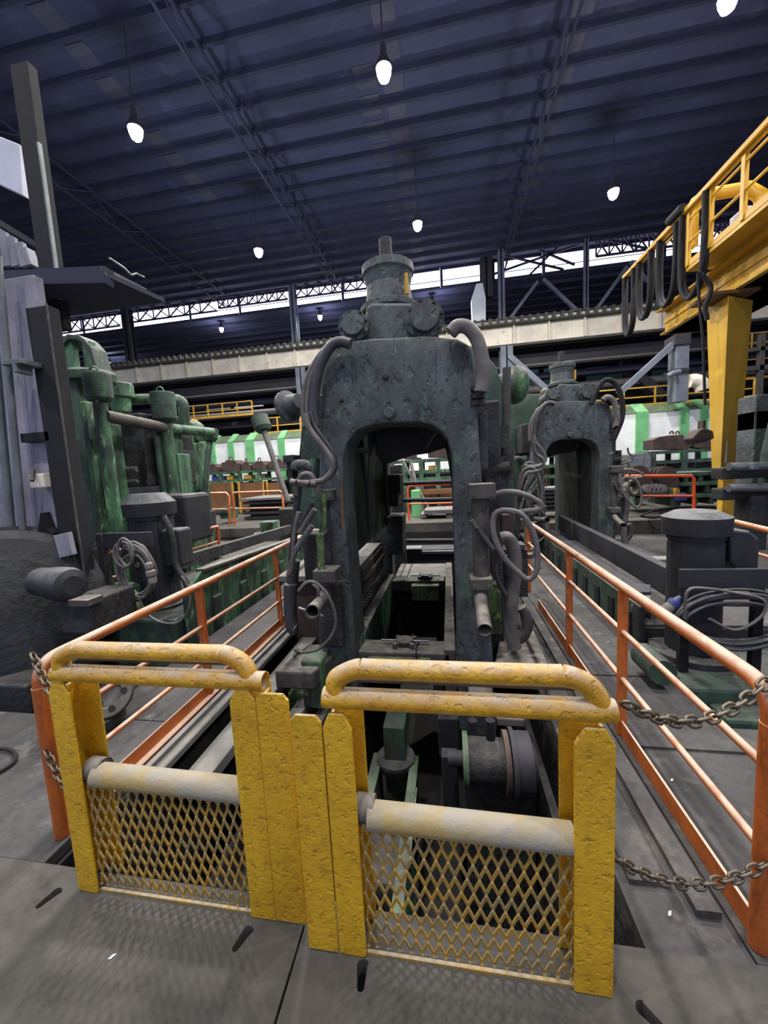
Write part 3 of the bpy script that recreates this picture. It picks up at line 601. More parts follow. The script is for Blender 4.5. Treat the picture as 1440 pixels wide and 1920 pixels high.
# walkway and handrail above the girder (side nearest the camera)
wx = gx - .7
zw = zt_ + .25
m = MB(); m.box(wx, gx + .1, 3.0, 11.3, zw - .10, zw); m.build('walkway', 'crane', g)
m = MB(); m.box(wx - .01, wx + .03, 3.0, 11.3, zw - .02, zw + .12)
m.build('toe_board', 'crane', g)
for zz, r, y1 in ((zw + 1.25, .05, 13.9), (zw + 1.08, .03, 12.2), (zw + .55, .03, 11.2)):
    m = MB(); m.cyl((wx, 3.0, zz), (wx, y1, zz), r, n=8); m.build('handrail', 'crane', g)
for y in (4.2, 5.6, 7.0, 8.2, 9.4, 10.4, 11.2):
    m = MB(); m.box(wx - .04, wx + .04, y - .05, y + .05, zw, zw + 1.22); m.build('rail_post', 'crane', g)
m = MB(); zz = zw + 1.25
m.box(wx - .12, wx + .02, 3.0, 14.6, zz + .0, zz + .1); m.build('cable_track', 'crane', g)
# arch frame (end tie)
ya = 11.8
m = MB(); A = [(1294, 465), (1296, 395), (1308, 375), (1330, 365), (1400, 353), (1425, 366), (1430, 392), (1424, 430)]
m.tube([W(x, y, Y=ya) for x, y in A], .17, 4, 1); m.build('arch_frame', 'crane', g)
m = MB(); m.pbox(1396, 385, 1410, 412, 11.0, .5); m.build('motor', 'white_box', g, .02)
# festoon cables: broad black loops hanging from the track
for i, (yy, dz, w_) in enumerate(((14.2, 1.9, .30), (13.2, 1.75, .34), (12.0, 1.85, .40), (10.9, 2.1, .44))):
    zt2 = zz + .02
    pts = [(wx - .05, yy - w_, zt2), (wx - .05, yy - w_ * 1.02, zt2 - dz * .5), (wx - .05, yy - w_ * .8, zt2 - dz * .85), (wx - .05, yy, zt2 - dz), (wx - .05, yy + w_ * .8, zt2 - dz * .85), (wx - .05, yy + w_ * 1.02, zt2 - dz * .5), (wx - .05, yy + w_, zt2)]
    m = MB()
    for q in (-.05, .03): m.tube([(x + q, y, z + q * .5) for x, y, z in pts], .055, 8, 5)
    m.build('cable_loop', 'black', g)
m = MB(); m.cyl((wx - .15, 11.2, zz + .12), (wx - .15, 11.8, zz + .14), .10, n=14); m.build('cable_trolley', 'black', g)
m = MB(); m.ptube([(1310, 510), (1325, 525), (1333, 540), (1328, 560), (1322, 575), (1326, 600)], .05, 8, Y=10.0); m.ptube([(1308, 512), (1312, 580), (1318, 640), (1322, 760)], .03, 6, Y=10.3); m.build('supply_cable', 'black', g)
# reddish hook block beside the leg
g = thing('hook_block', 'dark red hook block left of the crane leg', 'hook', W(1320, 820, Y=10.2))
m = MB(); m.ppoly([(1298, 822), (1312, 806), (1322, 802), (1338, 808), (1340, 822), (1324, 828), (1306, 832)], 10.2, .4); m.build('block', 'brown_dark', g, .03)
m = MB(); m.pbox(1318, 788, 1324, 806, 10.3, .2); m.build('shackle', 'brown_dark', g)

# ================================================================= MAIN MILL STAND
YF = 3.4
g = thing('mill_stand', 'tall grimy arched mill stand in the centre, behind yellow gates', 'machine', (-.45, 4.0, -1.65))
def zof(px, py, Y): return W(px, py, Y=Y).z
m = MB()
outer = [(602, 1345), (598, 1220), (596, 1100), (598, 1000), (596, 900), (600, 800), (606, 700), (611, 655), (636, 643), (700, 633), (800, 630), (860, 634), (884, 650), (893, 720), (898, 820), (905, 920), (912, 1050), (922, 1200), (934, 1370)]
inner = [(862, 1370), (857, 1200), (853, 1050), (849, 900), (847, 850), (838, 822), (818, 801), (790, 792), (740, 792), (700, 795), (668, 808), (651, 830), (643, 860), (645, 950), (654, 1050), (666, 1200), (676, 1345)]
# ring shaped plate with the window: build as quad strips
O3 = [W(x, y, Y=YF) for x, y in outer]; I3 = [W(x, y, Y=YF) for x, y in inner]
bm = m.bm
def ringplate(m, O3, I3, dep, nseg=40, waves=.0):
    def resample(P, n):
        L = [0]
        for a, b in zip(P, P[1:]): L.append(L[-1] + (b - a).length)
        out = []
        for k in range(n + 1):
            d = L[-1] * k / n; i = 0
            while i < len(L) - 2 and L[i + 1] < d: i += 1
            out.append(P[i].lerp(P[i + 1], (d - L[i]) / max(L[i + 1] - L[i], 1e-9)))
        return out
    A, B = resample(O3, nseg), resample(I3[::-1], nseg)
    def vv(p, dy):
        w = mnoise.noise(p * 3.1) * waves
        return m.bm.verts.new(V((p.x, p.y + dy + (w if dy == 0 else 0), p.z)))
    cols = []
    for a, b in zip(A, B):
        fr = [vv(a.lerp(b, t / 4), 0) for t in range(5)]; bk = [vv(a, dep), vv(b, dep)]
        cols.append((fr, bk))
    for (f0, k0), (f1, k1) in zip(cols, cols[1:]):
        for t in range(4): m.face([f0[t], f1[t], f1[t + 1], f0[t + 1]], True)
        m.face([f0[0], k0[0], k1[0], f1[0]]); m.face([f0[4], f1[4], k1[1], k0[1]]); m.face([k0[0], k0[1], k1[1], k1[0]])
    for f, k in (cols[0], cols[-1]): m.face(f + [k[1], k[0]])
ringplate(m, O3, I3, .42, 120, .03)
hf = m.build('front_housing', 'mill', g, .018)
# rear housing: wider, rounded shoulders
YB = 4.6
outer2 = [(562, 985), (558, 940), (556, 900), (566, 780), (580, 705), (610, 660), (660, 640), (860, 640), (905, 655), (932, 690), (948, 740), (958, 810), (962, 900), (968, 1100), (978, 1250)]
I2 = [V((.04, YB, -1.0)), V((.04, YB, .4)), V((.04, YB, 1.6)), V((-.02, YB, 2.05)), V((-.2, YB, 2.25)), V((-.75, YB, 2.25)), V((-.92, YB, 2.05)), V((-.985, YB, 1.6)), V((-.985, YB, .95))]
I2 = I2[::-1][::-1]
m = MB(); ringplate(m, [W(x, y, Y=YB) for x, y in outer2], I2, .5, 40, .02); m.build('shoulder_body', 'green_dark', g, .02)
m = MB(); m.box(-1.30, -.98, 6.1, 6.6, -1.2, 2.6); m.box(.05, .40, 6.1, 6.6, -1.2, 2.6); m.box(-1.30, .40, 6.1, 6.6, 2.2, 2.9); m.build('rear_housing', 'mill', g, .03)
m = MB(); m.box(-1.06, -1.0, YF + .42, 6.1, .93, 2.4); m.build('inner_wall', mat('olive_wall', '#4a5138', '#2b2620', 1.6, .42, .6, .7, bump=.4, c3='#3d4a2c', grime=.8), g, .01)
m = MB(); m.box(.05, .12, YF + .42, 6.1, .3, 2.4); m.build('inner_wall', 'mill_dark', g, .01)
m = MB(); m.box(-.99, -.95, 6.05, 6.12, .1, 2.25); m.build('liner_strip', 'dust_metal', g, .005)
# cross tie between housings, screw-down body on top
m = MB(); m.box(-.95, .05, YF + .40, 6.1, 2.42, 2.80); m.box(.2, .5, YF + .41, YB, -1, 2.4); m.box(-1.3, -1.0, YF + .41, YB, 2.0, 2.6); m.build('tie_block', 'mill_dark', g, .02)
yt = 3.85
cx = lambda px, py: W(px, py, Y=yt)
c0 = cx(733, 632)
def ztop(py): return cx(733, py).z
def rr(w): return w / 720 * yt * .5
m = MB(); zz0 = ztop(660)
z_ = [ztop(v) for v in (655, 612, 592, 588, 578, 572, 540, 520, 516, 502, 500)]
rads = [rr(96), rr(96), rr(92), rr(104), rr(104), rr(84), rr(78), rr(86), rr(92), rr(92), rr(84)]
m.lathe((c0.x, yt, z_[0]), (0, 0, 1), [(z - z_[0], r) for z, r in zip(z_[:5], rads[:5])], 32); m.build('screwdown_body', 'mill', g)
m = MB(); m.lathe((c0.x, yt, z_[4]), (0, 0, 1), [(z - z_[4], r) for z, r in zip(z_[4:], rads[4:])], 32); m.build('upper_barrel', 'mill', g)
m = MB(); m.cyl((c0.x - .01, yt, z_[10]), (c0.x - .01, yt, ztop(447)), rr(23), n=16); m.build('screw_spindle', 'mill_dark', g)
m = MB(); m.cyl((c0.x + .19, yt - .19, z_[9] - .16), (c0.x + .19, yt - .19, z_[5]), .018, n=8); m.build('tie_rod', 'ochre', g)
m = MB(); m.ppoly([(676, 645), (684, 600), (686, 574), (696, 566), (768, 566), (778, 574), (790, 600), (806, 645)], 3.52, .62); m.build('gear_case', 'mill', g, .03)
for px, py, r in ((661, 607, 25), (796, 594, 31)):
    p = W(px, py, Y=3.42); R_ = r / 720 * 3.42 * 1.12
    m = MB(); m.lathe(p, (-.06, 1, -.05), [(.0, R_ * .62), (-.015, R_ * .7), (0.0, R_ * .74), (.03, R_ * .74), (.03, R_ * 1.0), (.09, R_ * 1.02), (.10, R_ * .85), (.6, R_ * .8)][1:], 28); fm = m.build('drive_motor', 'mill', g)
    for k in range(8):
        a = math.pi / 4 * k + .2; m = MB(); q = p + V((math.cos(a) * R_ * .88, .01, math.sin(a) * R_ * .88)); m.cyl(q, q + V((0, .03, 0)), R_ * .09, n=8); m.build('bolt', 'mill_dark', fm)
    m = MB(); m.cyl(p + V((0, -.01, 0)), p + V((0, .0, 0)), R_ * .42, n=20); m.build('cover', 'mill', fm)
p = W(729, 774, Y=YF - .05); m = MB(); m.lathe(p, (0, 1, 0), [(0, .038), (.012, .052), (.12, .055)], 18); m.build('pivot_pin', 'mill', g)
p = W(722, 705, Y=YF - .02); m = MB(); m.lathe(p, (0, 1, 0), [(0, .02), (.012, .03), (.1, .035)], 6); m.build('bolt', 'mill_dark', g)
for px, py in ((640, 685), (838, 712), (640, 750)):
    p = W(px, py, Y=YF - .015); m = MB(); m.lathe(p, (0, 1, 0), [(0, .012), (.01, .02), (.1, .022)], 8); m.build('bolt', 'mill_dark', g)
# handwheels at the sides
p = W(540, 762, Y=4.6); m = MB(); m.lathe(p, (.85, -.45, .15), [(-.09, .05), (-.07, .15), (-.02, .19), (.03, .19), (.05, .13), (.22, .09)], 24); m.build('side_flange', 'mill', g)
p = W(966, 722, Y=4.9); m = MB(); m.lathe(p, (-1, -.25, 0), [(-.12, .12), (-.08, .19), (-.02, .22), (.03, .22), (.05, .15), (.25, .12)], 24); m.build('side_flange', 'mill_green', g)
m = MB(); m.tube([W(950, 690, Y=4.6), W(950, 700, Y=4.6), W(950, 830, Y=4.6)], .045, 12, 1); m.build('guard_tube', 'dust_metal', g)
# --- hydraulic columns on the front, right side
def pcyl(parent, name, px0, py0, px1, py1, wpx, Y, mt, n=20):
    m = MB(); m.cyl(W(px0, py0, Y=Y), W(px1, py1, Y=Y), wpx / 720 * Y / 2, n=n); return m.build(name, mt, parent)
YH = 3.25
pcyl(g, 'column_pipe', 902, 775, 904, 880, 22, 3.5, 'mill_dark'); pcyl(g, 'column_pipe', 940, 800, 944, 900, 26, 4.3, 'mill_dark')
pcyl(g, 'cylinder', 900, 930, 903, 1090, 30, YH, 'dust_metal')
for (a, b, c, d) in ((880, 907, 930, 936), (882, 1086, 925, 1108)):
    m = MB(); m.pbox(a, b, c, d, YH - .12, .2); cl = m.build('clamp', 'dust_metal', g, .008)
    for q in (a + 8, c - 8): m = MB(); p = W(q, d - 8, Y=YH - .13); m.cyl(p, p + V((0, .02, 0)), .016, n=6); m.build('bolt', 'dust_metal', cl)
for py in (733, 748, 760): m = MB(); p = W(896, py, Y=3.38); m.cyl(p, p + V((0, 0, .035)), .062, n=12); m.build('hose_fitting', 'mill_dark', g)
m = MB(); m.pipe(W(909, 1182, Y=2.78), W(903, 1142, Y=3.05), .055); m.cyl(W(903, 1142, Y=3.05), W(900, 1108, Y=3.25), .055); m.build('drain_pipe', 'dust_metal', g)
pcyl(g, 'nipple', 900, 1100, 901, 1130, 18, 3.2, 'dust_metal')
m = MB(); m.pbox(940, 1030, 990, 1120, 3.9, .35); m.build('junction_box', 'mill_dark', g, .01)
m = MB(); m.pbox(972, 1022, 985, 1030, 3.85, .2); m.pbox(990, 1040, 1000, 1048, 3.9, .1); m.build('box_lug', 'dust_metal', g)
m = MB(); m.ptube([(915, 905), (912, 895), (922, 886), (935, 880), (955, 876)], .062, 14, Y=3.85); m.build('elbow_pipe', 'mill_dark', g)
m = MB(); m.pbox(905, 1095, 940, 1190, 3.7, .4); m.build('support_rib', 'moss', g, .01)
for x, y0, y1, w in ((952, 560 + 280, 900, 22), (938, 855, 930, 26), (955, 1040, 1075, 24)): pcyl(g, 'valve', x, y0, x, y1, w, 3.9, 'mill_dark', 12)
m = MB(); m.pbox(940, 965, 962, 1000, 3.8, .2); m.build('valve_block', 'brown_dark', g, .01)
pcyl(g, 'hose_nozzle', 884, 975, 893, 990, 9, 3.1, 'dust_metal'); m = MB(); m.ptube([(893, 988), (903, 1003), (918, 1022), (925, 1030)], .022, 8, Y=3.15); m.build('hose', 'hose_dark', g)
m = MB(); m.ppoly([(880, 858), (888, 848), (897, 845), (892, 858), (885, 866)], 3.25, .06); m.build('broken_lamp', 'dust_metal', g, .005)
H_ = lambda nm, pts, r, mt='hose', Y=None, n=10: (lambda m: (m.ptube(pts, r, n, Y=Y), m.build(nm, mt, g)))(MB())
H_('hose', [(845, 624), (858, 612), (876, 614), (892, 632), (902, 662), (907, 700), (902, 735)], .055, 'hose', 3.3, 14)
H_('hose', [(965, 1215), (958, 1170), (960, 1120), (966, 1070), (964, 1035), (953, 1010), (938, 1010)], .058, 'hose', 3.45, 14)
H_('hose', [(962, 1200), (978, 1195), (988, 1175), (985, 1150), (978, 1138)], .05, 'dust_metal', 3.5, 12)
H_('hose', [(898, 931), (910, 929), (925, 927), (948, 922), (972, 924), (998, 934), (1014, 945), (1010, 955), (990, 958), (965, 962)], .022, 'hose', 3.2)
H_('hose', [(965, 962), (948, 957), (930, 962), (924, 980), (928, 1010), (945, 1045), (968, 1070), (990, 1086), (1005, 1072), (1008, 1040), (1000, 1000), (985, 972), (968, 960), (952, 957)], .023, 'hose', 3.15)
H_('hose', [(940, 1030), (930, 1060), (934, 1090), (948, 1115)], .02, 'hose_dark', 3.4)
H_('hose', [(1000, 830), (1004, 850), (1018, 862), (1016, 880), (1000, 885), (985, 890), (972, 920)], .018, 'hose', 4.2)
H_('hose', [(968, 925), (975, 895), (985, 880), (1000, 878), (1010, 895), (1015, 930), (1008, 960)], .018, 'hose', 4.3)
pcyl(g, 'coupling', 917, 932, 925, 931, 14, 3.2, 'steel_bright', 10)
# --- hoses and pipes, left side
for dx, r in ((0, .045), (-12, .022), (-20, .022)):
    H_('hose', [(657, 645), (640, 641), (622 + dx * .3, 648), (603 + dx * .6, 678), (592 + dx, 720), (588 + dx, 768), (592 + dx, 800)], r, 'hose_dark' if r > .03 else 'hose', 3.32, 12)
H_('hose', [(572, 775), (580, 803), (600, 830), (620, 858), (623, 880), (610, 898), (590, 904), (562, 905), (545, 902)], .026, 'hose', 3.2)
H_('hose', [(580, 772), (590, 800), (608, 826), (624, 850), (628, 876), (618, 893), (600, 902)], .022, 'hose_dark', 3.26)
H_('hose', [(560, 900), (568, 890), (582, 890), (592, 905), (598, 925)], .024, 'hose', 3.3)
m = MB(); m.tube([W(553, 880, Y=3.6), W(556, 872, Y=3.6), W(568, 871, Y=3.6), W(586, 876, Y=3.6)], .05, 12, 4); m.build('elbow_pipe', 'mill', g)
m = MB(); m.pbox(530, 853, 550, 868, 3.6, .2); m.pbox(538, 868, 548, 905, 3.65, .15); m.build('bracket', 'mill_dark', g, .008)
for (x0, y0, x1, y1, w, Y, mt) in ((590, 860, 594, 930, 20, 3.6, 'mill_green'), (560, 910, 545, 1070, 14, 3.35, 'steel_dark'), (585, 940, 560, 1000, 13, 3.2, 'mill_dark'), (590, 955, 563, 1000, 12, 3.1, 'dust_metal'), (585, 985, 556, 1030, 13, 3.1, 'mill'), (606, 925, 608, 1000, 12, 3.3, 'moss'), (600, 1000, 603, 1070, 16, 3.15, 'moss'), (612, 935, 616, 1060, 12, 3.35, 'mill_dark'), (640, 905, 643, 990, 5, 3.3, 'brown'), (668, 905, 665, 985, 6, 4.2, 'steel_bright')):
    pcyl(g, 'pipe', x0, y0, x1, y1, w, Y, mt, 14)
H_('hose', [(556, 1030), (545, 1060), (540, 1080), (548, 1060), (552, 1000), (560, 960)], .02, 'hose', 3.2)
H_('hose', [(545, 1095), (544, 1140), (548, 1175), (556, 1180)], .06, 'hose_dark', 3.3, 14)
pcyl(g, 'pipe', 552, 1050, 546, 1110, 24, 3.35, 'mill_dark', 14)
for (a, b, c, d, Y) in ((586, 1070, 628, 1094, 3.1), (603, 918, 625, 940, 3.3)):
    m = MB(); m.pbox(a, b, c, d, Y, .2); m.build('clamp', 'dust_metal', g, .012)
m = MB(); m.pbox(596, 1094, 640, 1215, 3.3, .35); m.pbox(568, 1000, 598, 1090, 3.6, .2); m.build('support_rib', 'mill_dark', g, .02)
m = MB(); m.pipe(W(585, 1147, Y=2.72), W(600, 1130, Y=3.05), .055); m.cyl(W(600, 1130, Y=3.05), W(612, 1112, Y=3.35), .055); m.build('drain_pipe', 'dust_metal', g)
for (a, b, c, d) in ((560, 1140, 574, 1144), (597, 1150, 606, 1156)): pcyl(g, 'pipe_lug', a, b, c, d, 6, 2.95, 'steel_bright', 8)
H_('hose', [(560, 1108), (575, 1092), (592, 1093), (612, 1112), (626, 1142), (629, 1170), (620, 1195), (598, 1216), (578, 1222), (560, 1224)], .014, 'hose', 3.0)
H_('hose', [(586, 1095), (596, 1105), (596, 1125)], .014, 'hose', 3.05)
m = MB(); m.cyl(W(550, 1231, Y=2.9), W(562, 1218, Y=2.95), .02, n=8); m.cyl(W(552, 1218, Y=2.92), W(566, 1224, Y=2.92), .013, n=6); m.build('tap', 'dust_metal', g)
for px, py, Y in ((545, 905, 3.15), (570, 907, 3.15), (583, 908, 3.15)): m = MB(); p = W(px, py, Y=Y); m.cyl(p, p + V((.05, 0, -.005)), .028, n=8); m.build('coupling', 'dust_metal', g)
m = MB(); m.pbox(548, 900, 557, 930, 3.3, .06); m.build('hook_plate', 'dust_metal', g)
# inner details in the opening
m = MB(); p = W(660, 843, Y=3.95); m.cyl(p, p + V((.17, .05, -.02)), .03, n=10); m.build('pin', 'dust_metal', g)
m = MB(); m.ppoly([(700, 792), (704, 850), (716, 870), (738, 862), (770, 852), (800, 848), (838, 836), (842, 800), (800, 790)], 4.3, .4); m.build('upper_chock', 'mill_dark', g, .03)
for a, b, c, d in ((726, 890, 750, 925), (728, 916, 746, 950), (724, 968, 755, 1000), (728, 1000, 755, 1040)):
    m = MB(); m.pbox(a, b, c, d, 5.9, .5); m.build('chock_lug', 'mill_dark', g, .02)
# pedestals (concrete-like dusty blocks at floor level)
m = MB()
A = [W(925, 1247, Y=3.3), W(1032, 1240, Y=3.3), W(1000, 1165, Y=4.1), W(940, 1165, Y=4.1)]
z0 = .05
m.prism([V((p.x, p.y, -.16)) for p in A], (0, 0, .2)); m.build('foot_block', 'dust_metal', g, .015)
m = MB(); a, b = W(510, 1215, Y=3.05).x, W(583, 1215, Y=3.05).x
m.prism([V((a, 3.05, -.1)), V((b, 3.05, -.1)), V((b + .15, 3.6, -.1)), V((a + .12, 3.6, -.1))], (0, 0, .17)); m.build('foot_block', 'dust_metal', g, .02)
m = MB(); m.pbox(566, 1240, 606, 1330, 3.15, .3); m.build('foot_column', 'mill_green', g, .02)
m = MB(); m.pbox(540, 1300, 582, 1340, 3.3, .4); m.build('base_ledge', 'moss', g, .02)

# ================================================================= BED FRAME IN THE STAND
g = thing('bed_frame', 'green-sided open rectangular bed frame running through the mill stand', 'frame', (-.45, 4.5, -1.65))
xl_, xr_ = -.95, -.02
zt = .05
m = MB(); m.box(xl_, xr_ - .02, 3.50, 3.78, zt - .32, zt); m.build('front_beam', 'dust_metal', g, .015)
m = MB(); m.box(xl_ + .12, -.22, 3.46, 3.5, zt - .3, zt - .04); m.build('front_plate', 'moss', g, .01)
m = MB(); m.box(xl_ - .06, xl_ + .02, 3.78, 6.0, zt - .5, zt + .06); m.build('side_beam', 'green', g, .012)
m = MB(); m.box(xl_ - .08, xl_ + .03, 3.78, 6.0, zt + .06, zt + .085); m.build('side_cap', 'dust_metal', g, .01)
m = MB(); m.box(xr_ - .08, xr_ + .03, 3.5, 6.9, zt - .5, zt + .04); m.build('side_beam', 'dust_metal', g, .012)
m = MB(); m.prism([V((xl_ - .26, 3.42, zt + .06)), V((xl_ + .02, 3.55, zt + .09)), V((xl_ + .05, 3.9, zt + .09)), V((xl_ - .08, 3.9, zt + .085)), V((xl_ - .12, 3.62, zt + .06)), V((xl_ - .3, 3.5, zt + .04))], (0, 0, -.35)); m.build('curved_guide', 'mill_green', g, .01)
m = MB(); m.box(xl_ + .02, xr_ - .1, 5.85, 6.1, zt - .16, zt + .01); m.build('rear_beam', 'dust_metal', g, .01)
m = MB(); m.box(xl_ + .02, xr_ + .0, 6.1, 7.0, zt - .1, zt); m.build('deck_plate', 'plate', g, .006)
m = MB(); m.box(xl_ + .10, xl_ + .12, 6.12, 6.98, zt, zt + .006); m.box(xl_ + .22, xl_ + .24, 6.12, 6.98, zt, zt + .006); m.build('deck_slots', 'black', g)
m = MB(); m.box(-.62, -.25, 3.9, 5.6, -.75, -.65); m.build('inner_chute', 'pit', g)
m = MB(); m.box(xl_ + .02, xr_ - .08, 6.0, 6.08, -1.6, -.15); m.box(xl_ - .05, xl_ + .02, 3.8, 6.0, -1.6, -.45); m.build('shade_sheet', 'black', g)  # black sheets added for the shade inside the bed frame
m = MB(); m.box(-.62, -.2, 5.72, 5.86, -.22, .02); m.build('rear_lip', 'moss', g, .01)
def clampwheel(x, y, z, lb):
    q = thing('screw_clamp', lb, 'clamp', (x, y, z), 'round screw clamps on the bed frame')
    m = MB(); m.lathe((x, y, z), (0, 0, 1), [(0, .06), (.02, .075), (.055, .088), (.065, .085)], 20); m.build('knob', 'dust_metal', q)
    m = MB(); m.cyl((x - .24, y + .01, z + .045), (x + .24, y, z + .045), .012, n=8); m.build('cross_bar', 'steel_bright', q)
    for a in (.7, 2.3, 3.9, 5.5): m = MB(); m.beam((x + .08 * math.cos(a), y + .08 * math.sin(a), z + .03), (x + .14 * math.cos(a), y + .14 * math.sin(a), z + .03), .035, .05); m.build('lug', 'dust_metal', q)
clampwheel(W(761, 1196, Z=.08).x, 3.66, zt + .0, 'round screw clamp with cross bar on front beam of bed frame')
clampwheel(W(796, 1090, Z=.08).x, 5.95, zt + .02, 'round screw clamp with cross bar on rear beam of bed frame')
m = MB(); m.tube([V((-.36, 3.48, zt + .01)), V((-.365, 3.6, zt + .012)), V((-.345, 3.78, zt + .012))], .006, 6, 3); m.tube([V((-.36, 3.48, zt + .01)), V((-.36, 3.455, zt - .1)), V((-.355, 3.455, zt - .3))], .006, 6, 3)
tag(m.build('thin_cable', 'black'), 'thin black cable lying over front beam of bed frame', 'cable')
# coil spring / chain conveyor beside
g = thing('coiled_spring', 'black coiled spring lying between mill leg and green bed side', 'spring', W(690, 1110, Z=-.05))
m = MB(); a = W(676, 1142, Z=.05); b = W(719, 1080, Z=.05); d = (b - a); L = d.length; d.normalize(); u = d.orthogonal().normalized(); w = d.cross(u); pts = []
for k in range(14 * 10 + 1):
    t = k / (14 * 10); q = 2 * math.pi * 14 * t; pts.append(a + d * L * t + u * math.cos(q) * .06 + w * math.sin(q) * .06)
m.tube(pts, .014, 6, 1); m.build('coil', 'hose', g)
m = MB(); m.cyl(a - d * .05, b + d * .05, .02, n=8); m.build('spring_rod', 'steel_dark', g)
m = MB(); a = W(655, 1100, Z=.0); m.box(-1.45, -1.06, 4.0, 5.9, -.30, -.2); tag(m.build('side_ledge', 'mill_dark', bevel=.01), 'dark ledge under the coiled spring beside bed frame', 'ledge')
m = MB()
A = [W(656, 1078, Y=5.9), W(719, 1022, Y=7.8)]
m.box(-2.0, -1.12, 4.1, 6.05, .58, .64); o = m.build('side_table', 'plate'); tag(o, 'flat grey table plate left inside the mill opening', 'table')
m = MB(); m.box(-1.16, -1.10, 4.1, 6.05, .25, .58); m.box(-1.14, -1.07, 4.1, 6.05, .40, .46); m.box(-1.9, -1.5, 4.2, 6.0, -1.65, .57); tag(m.build('table_beam', 'brown_dark', bevel=.01), 'brown ribbed beam under table plate inside mill opening', 'beam')
# horizontal bars crossing the opening behind
g = thing('guide_bars', 'three dark horizontal round bars crossing behind the mill opening', 'bars', (-.3, 7.6, 0))
for y0, y1, yy in ((907, 901, 7.6), (938, 935, 7.6), (1014, 1013, 7.6)):
    m = MB(); a, b = W(752, y0, Y=yy), W(905, y1, Y=yy); m.cyl(a, b, .042, n=14); m.build('bar', 'steel_dark', g)
for x in (-1.15, .85): m = MB(); m.box(x, x + .25, 7.5, 7.75, -.5, 1.9); m.build('bar_support', 'mill_dark', g, .02)
m = MB(); m.box(-1.0, 1.0, 7.9, 8.4, -.6, .12); m.box(-1.0, 1.0, 8.4, 9.0, -1.6, -.02); tag(m.build('cross_beam', 'steel_dark', bevel=.02), 'dark cross beam behind mill opening, under the round bars', 'beam')
m = MB(); a, b = W(753, 1030, Y=7.85), W(790, 1035, Y=7.85); m.box(a.x, b.x, 7.85, 8.2, .125, .15); tag(m.build('steel_strip', 'steel_bright'), 'bright short steel strip on cross beam in mill opening', 'strip')
m = MB(); m.box(b.x + .02, .9, 7.8, 7.9, .05, .10); tag(m.build('steel_strip', 'steel_bright'), 'long thin steel strip on cross beam right in mill opening', 'strip')
# ================================================================= MACHINERY IN THE PIT
g = thing('green_trough', 'narrow green trough with notched edges in pit behind right gate', 'trough', W(740, 1500, Z=-1.6))
m = MB(); zt_ = -.55
a0, a1 = W(690, 1500, Z=-.75), W(772, 1500, Z=-.75)
xa, xb = a0.x + .02, a1.x + .02
m.box(xa, xa + .035, 1.75, 3.0, -1.3, -.62); m.build('side_plate', 'green_dark', g, .006)
m = MB(); m.box(xb - .035, xb, 1.75, 3.0, -1.3, -.62); m.build('side_plate', 'green', g, .006)
for y in (2.1, 2.5):
    for x, s in ((xa - .03, 1), (xb, 1)): m = MB(); m.prism([V((x, y, -.62)), V((x, y + .18, -.62)), V((x, y + .14, -.72)), V((x, y + .04, -.72))], (.03, 0, 0)); m.build('notch_lug', 'dust_metal', g)
m = MB(); m.box(xa - .03, xa + .05, 1.8, 3.0, -.64, -.61); m.box(xb - .05, xb + .02, 1.8, 3.0, -.64, -.61); m.build('edge_flange', 'mill_green', g, .004)
m = MB(); m.box(xa + .04, xb - .04, 2.05, 2.45, -1.0, -.72); m.build('grey_block', 'floor_dark', g, .02)
m = MB(); m.box(xa + .04, xb - .04, 1.7, 2.05, -1.1, -1.0); m.build('lower_tray', 'mill_dark', g, .01)
m = MB(); c = V(((xa + xb) / 2, 2.95, -.62)); m.lathe(c, (0, 0, 1), [(-.08, .13), (0, .16), (.03, .16)], 20); m.build('cup', 'mill_dark', g)
m = MB(); m.box(xa + .08, xb - .08, 2.9, 3.2, -1.6, -.3); m.build('green_post', 'green_dark', g, .01)
m = MB(); m.box(xa - .02, xb + .02, 1.8, 3.1, -1.65, -1.28); m.build('trough_base', 'mill_dark', g, .01)
g = thing('roll_shaft', 'dark drive shaft with flanged drums in pit behind right gate', 'shaft', W(930, 1480, Z=-1.65))
ys = 2.45; zs = W(900, 1425, Y=ys).z
sx = lambda px: W(px, 1425, Y=ys).x
for a, b, r, mt, nm in ((868, 878, .17, 'mill_green', 'flange'), (878, 944, .14, 'mill_dark', 'drum'), (944, 954, .19, 'brown_dark', 'flange'), (956, 964, .21, 'steel_dark', 'flange'), (964, 994, .19, 'steel_dark', 'drum'), (994, 1003, .13, 'steel_dark', 'end_cap'), (840, 868, .05, 'steel_dark', 'journal')):
    m = MB(); m.cyl((sx(a), ys, zs), (sx(b), ys, zs), r, n=28); m.build(nm, mt, g)
m = MB(); m.box(sx(884), sx(935), ys + .1, ys + .6, zs - .1, zs + .35); m.build('bearing_housing', 'mill_dark', g, .02)
m = MB(); m.pbox(930, 1348, 985, 1363, 2.7, .3); m.build('cover_block', 'plate', g, .01)
for px, h in ((886, 25), (919, 40)): m = MB(); p = W(px, 1350, Y=2.35); m.cyl(p, p - V((0, 0, h / 720 * 2.3)), .03, n=10); m.build('plug', 'black', g)
m = MB(); m.box(sx(870), sx(1000), ys - .05, ys + .05, -1.65, zs - .1); m.build('bearing_stand', 'mill_dark', g)
m = MB(); m.pbox(822, 1348, 862, 1420, 2.9, .2); m.pbox(829, 1420, 860, 1520, 2.6, .1); tag(m.build('splash_plate', 'steel_dark', bevel=.01), 'bluish upright plate in pit between trough and drum', 'plate')
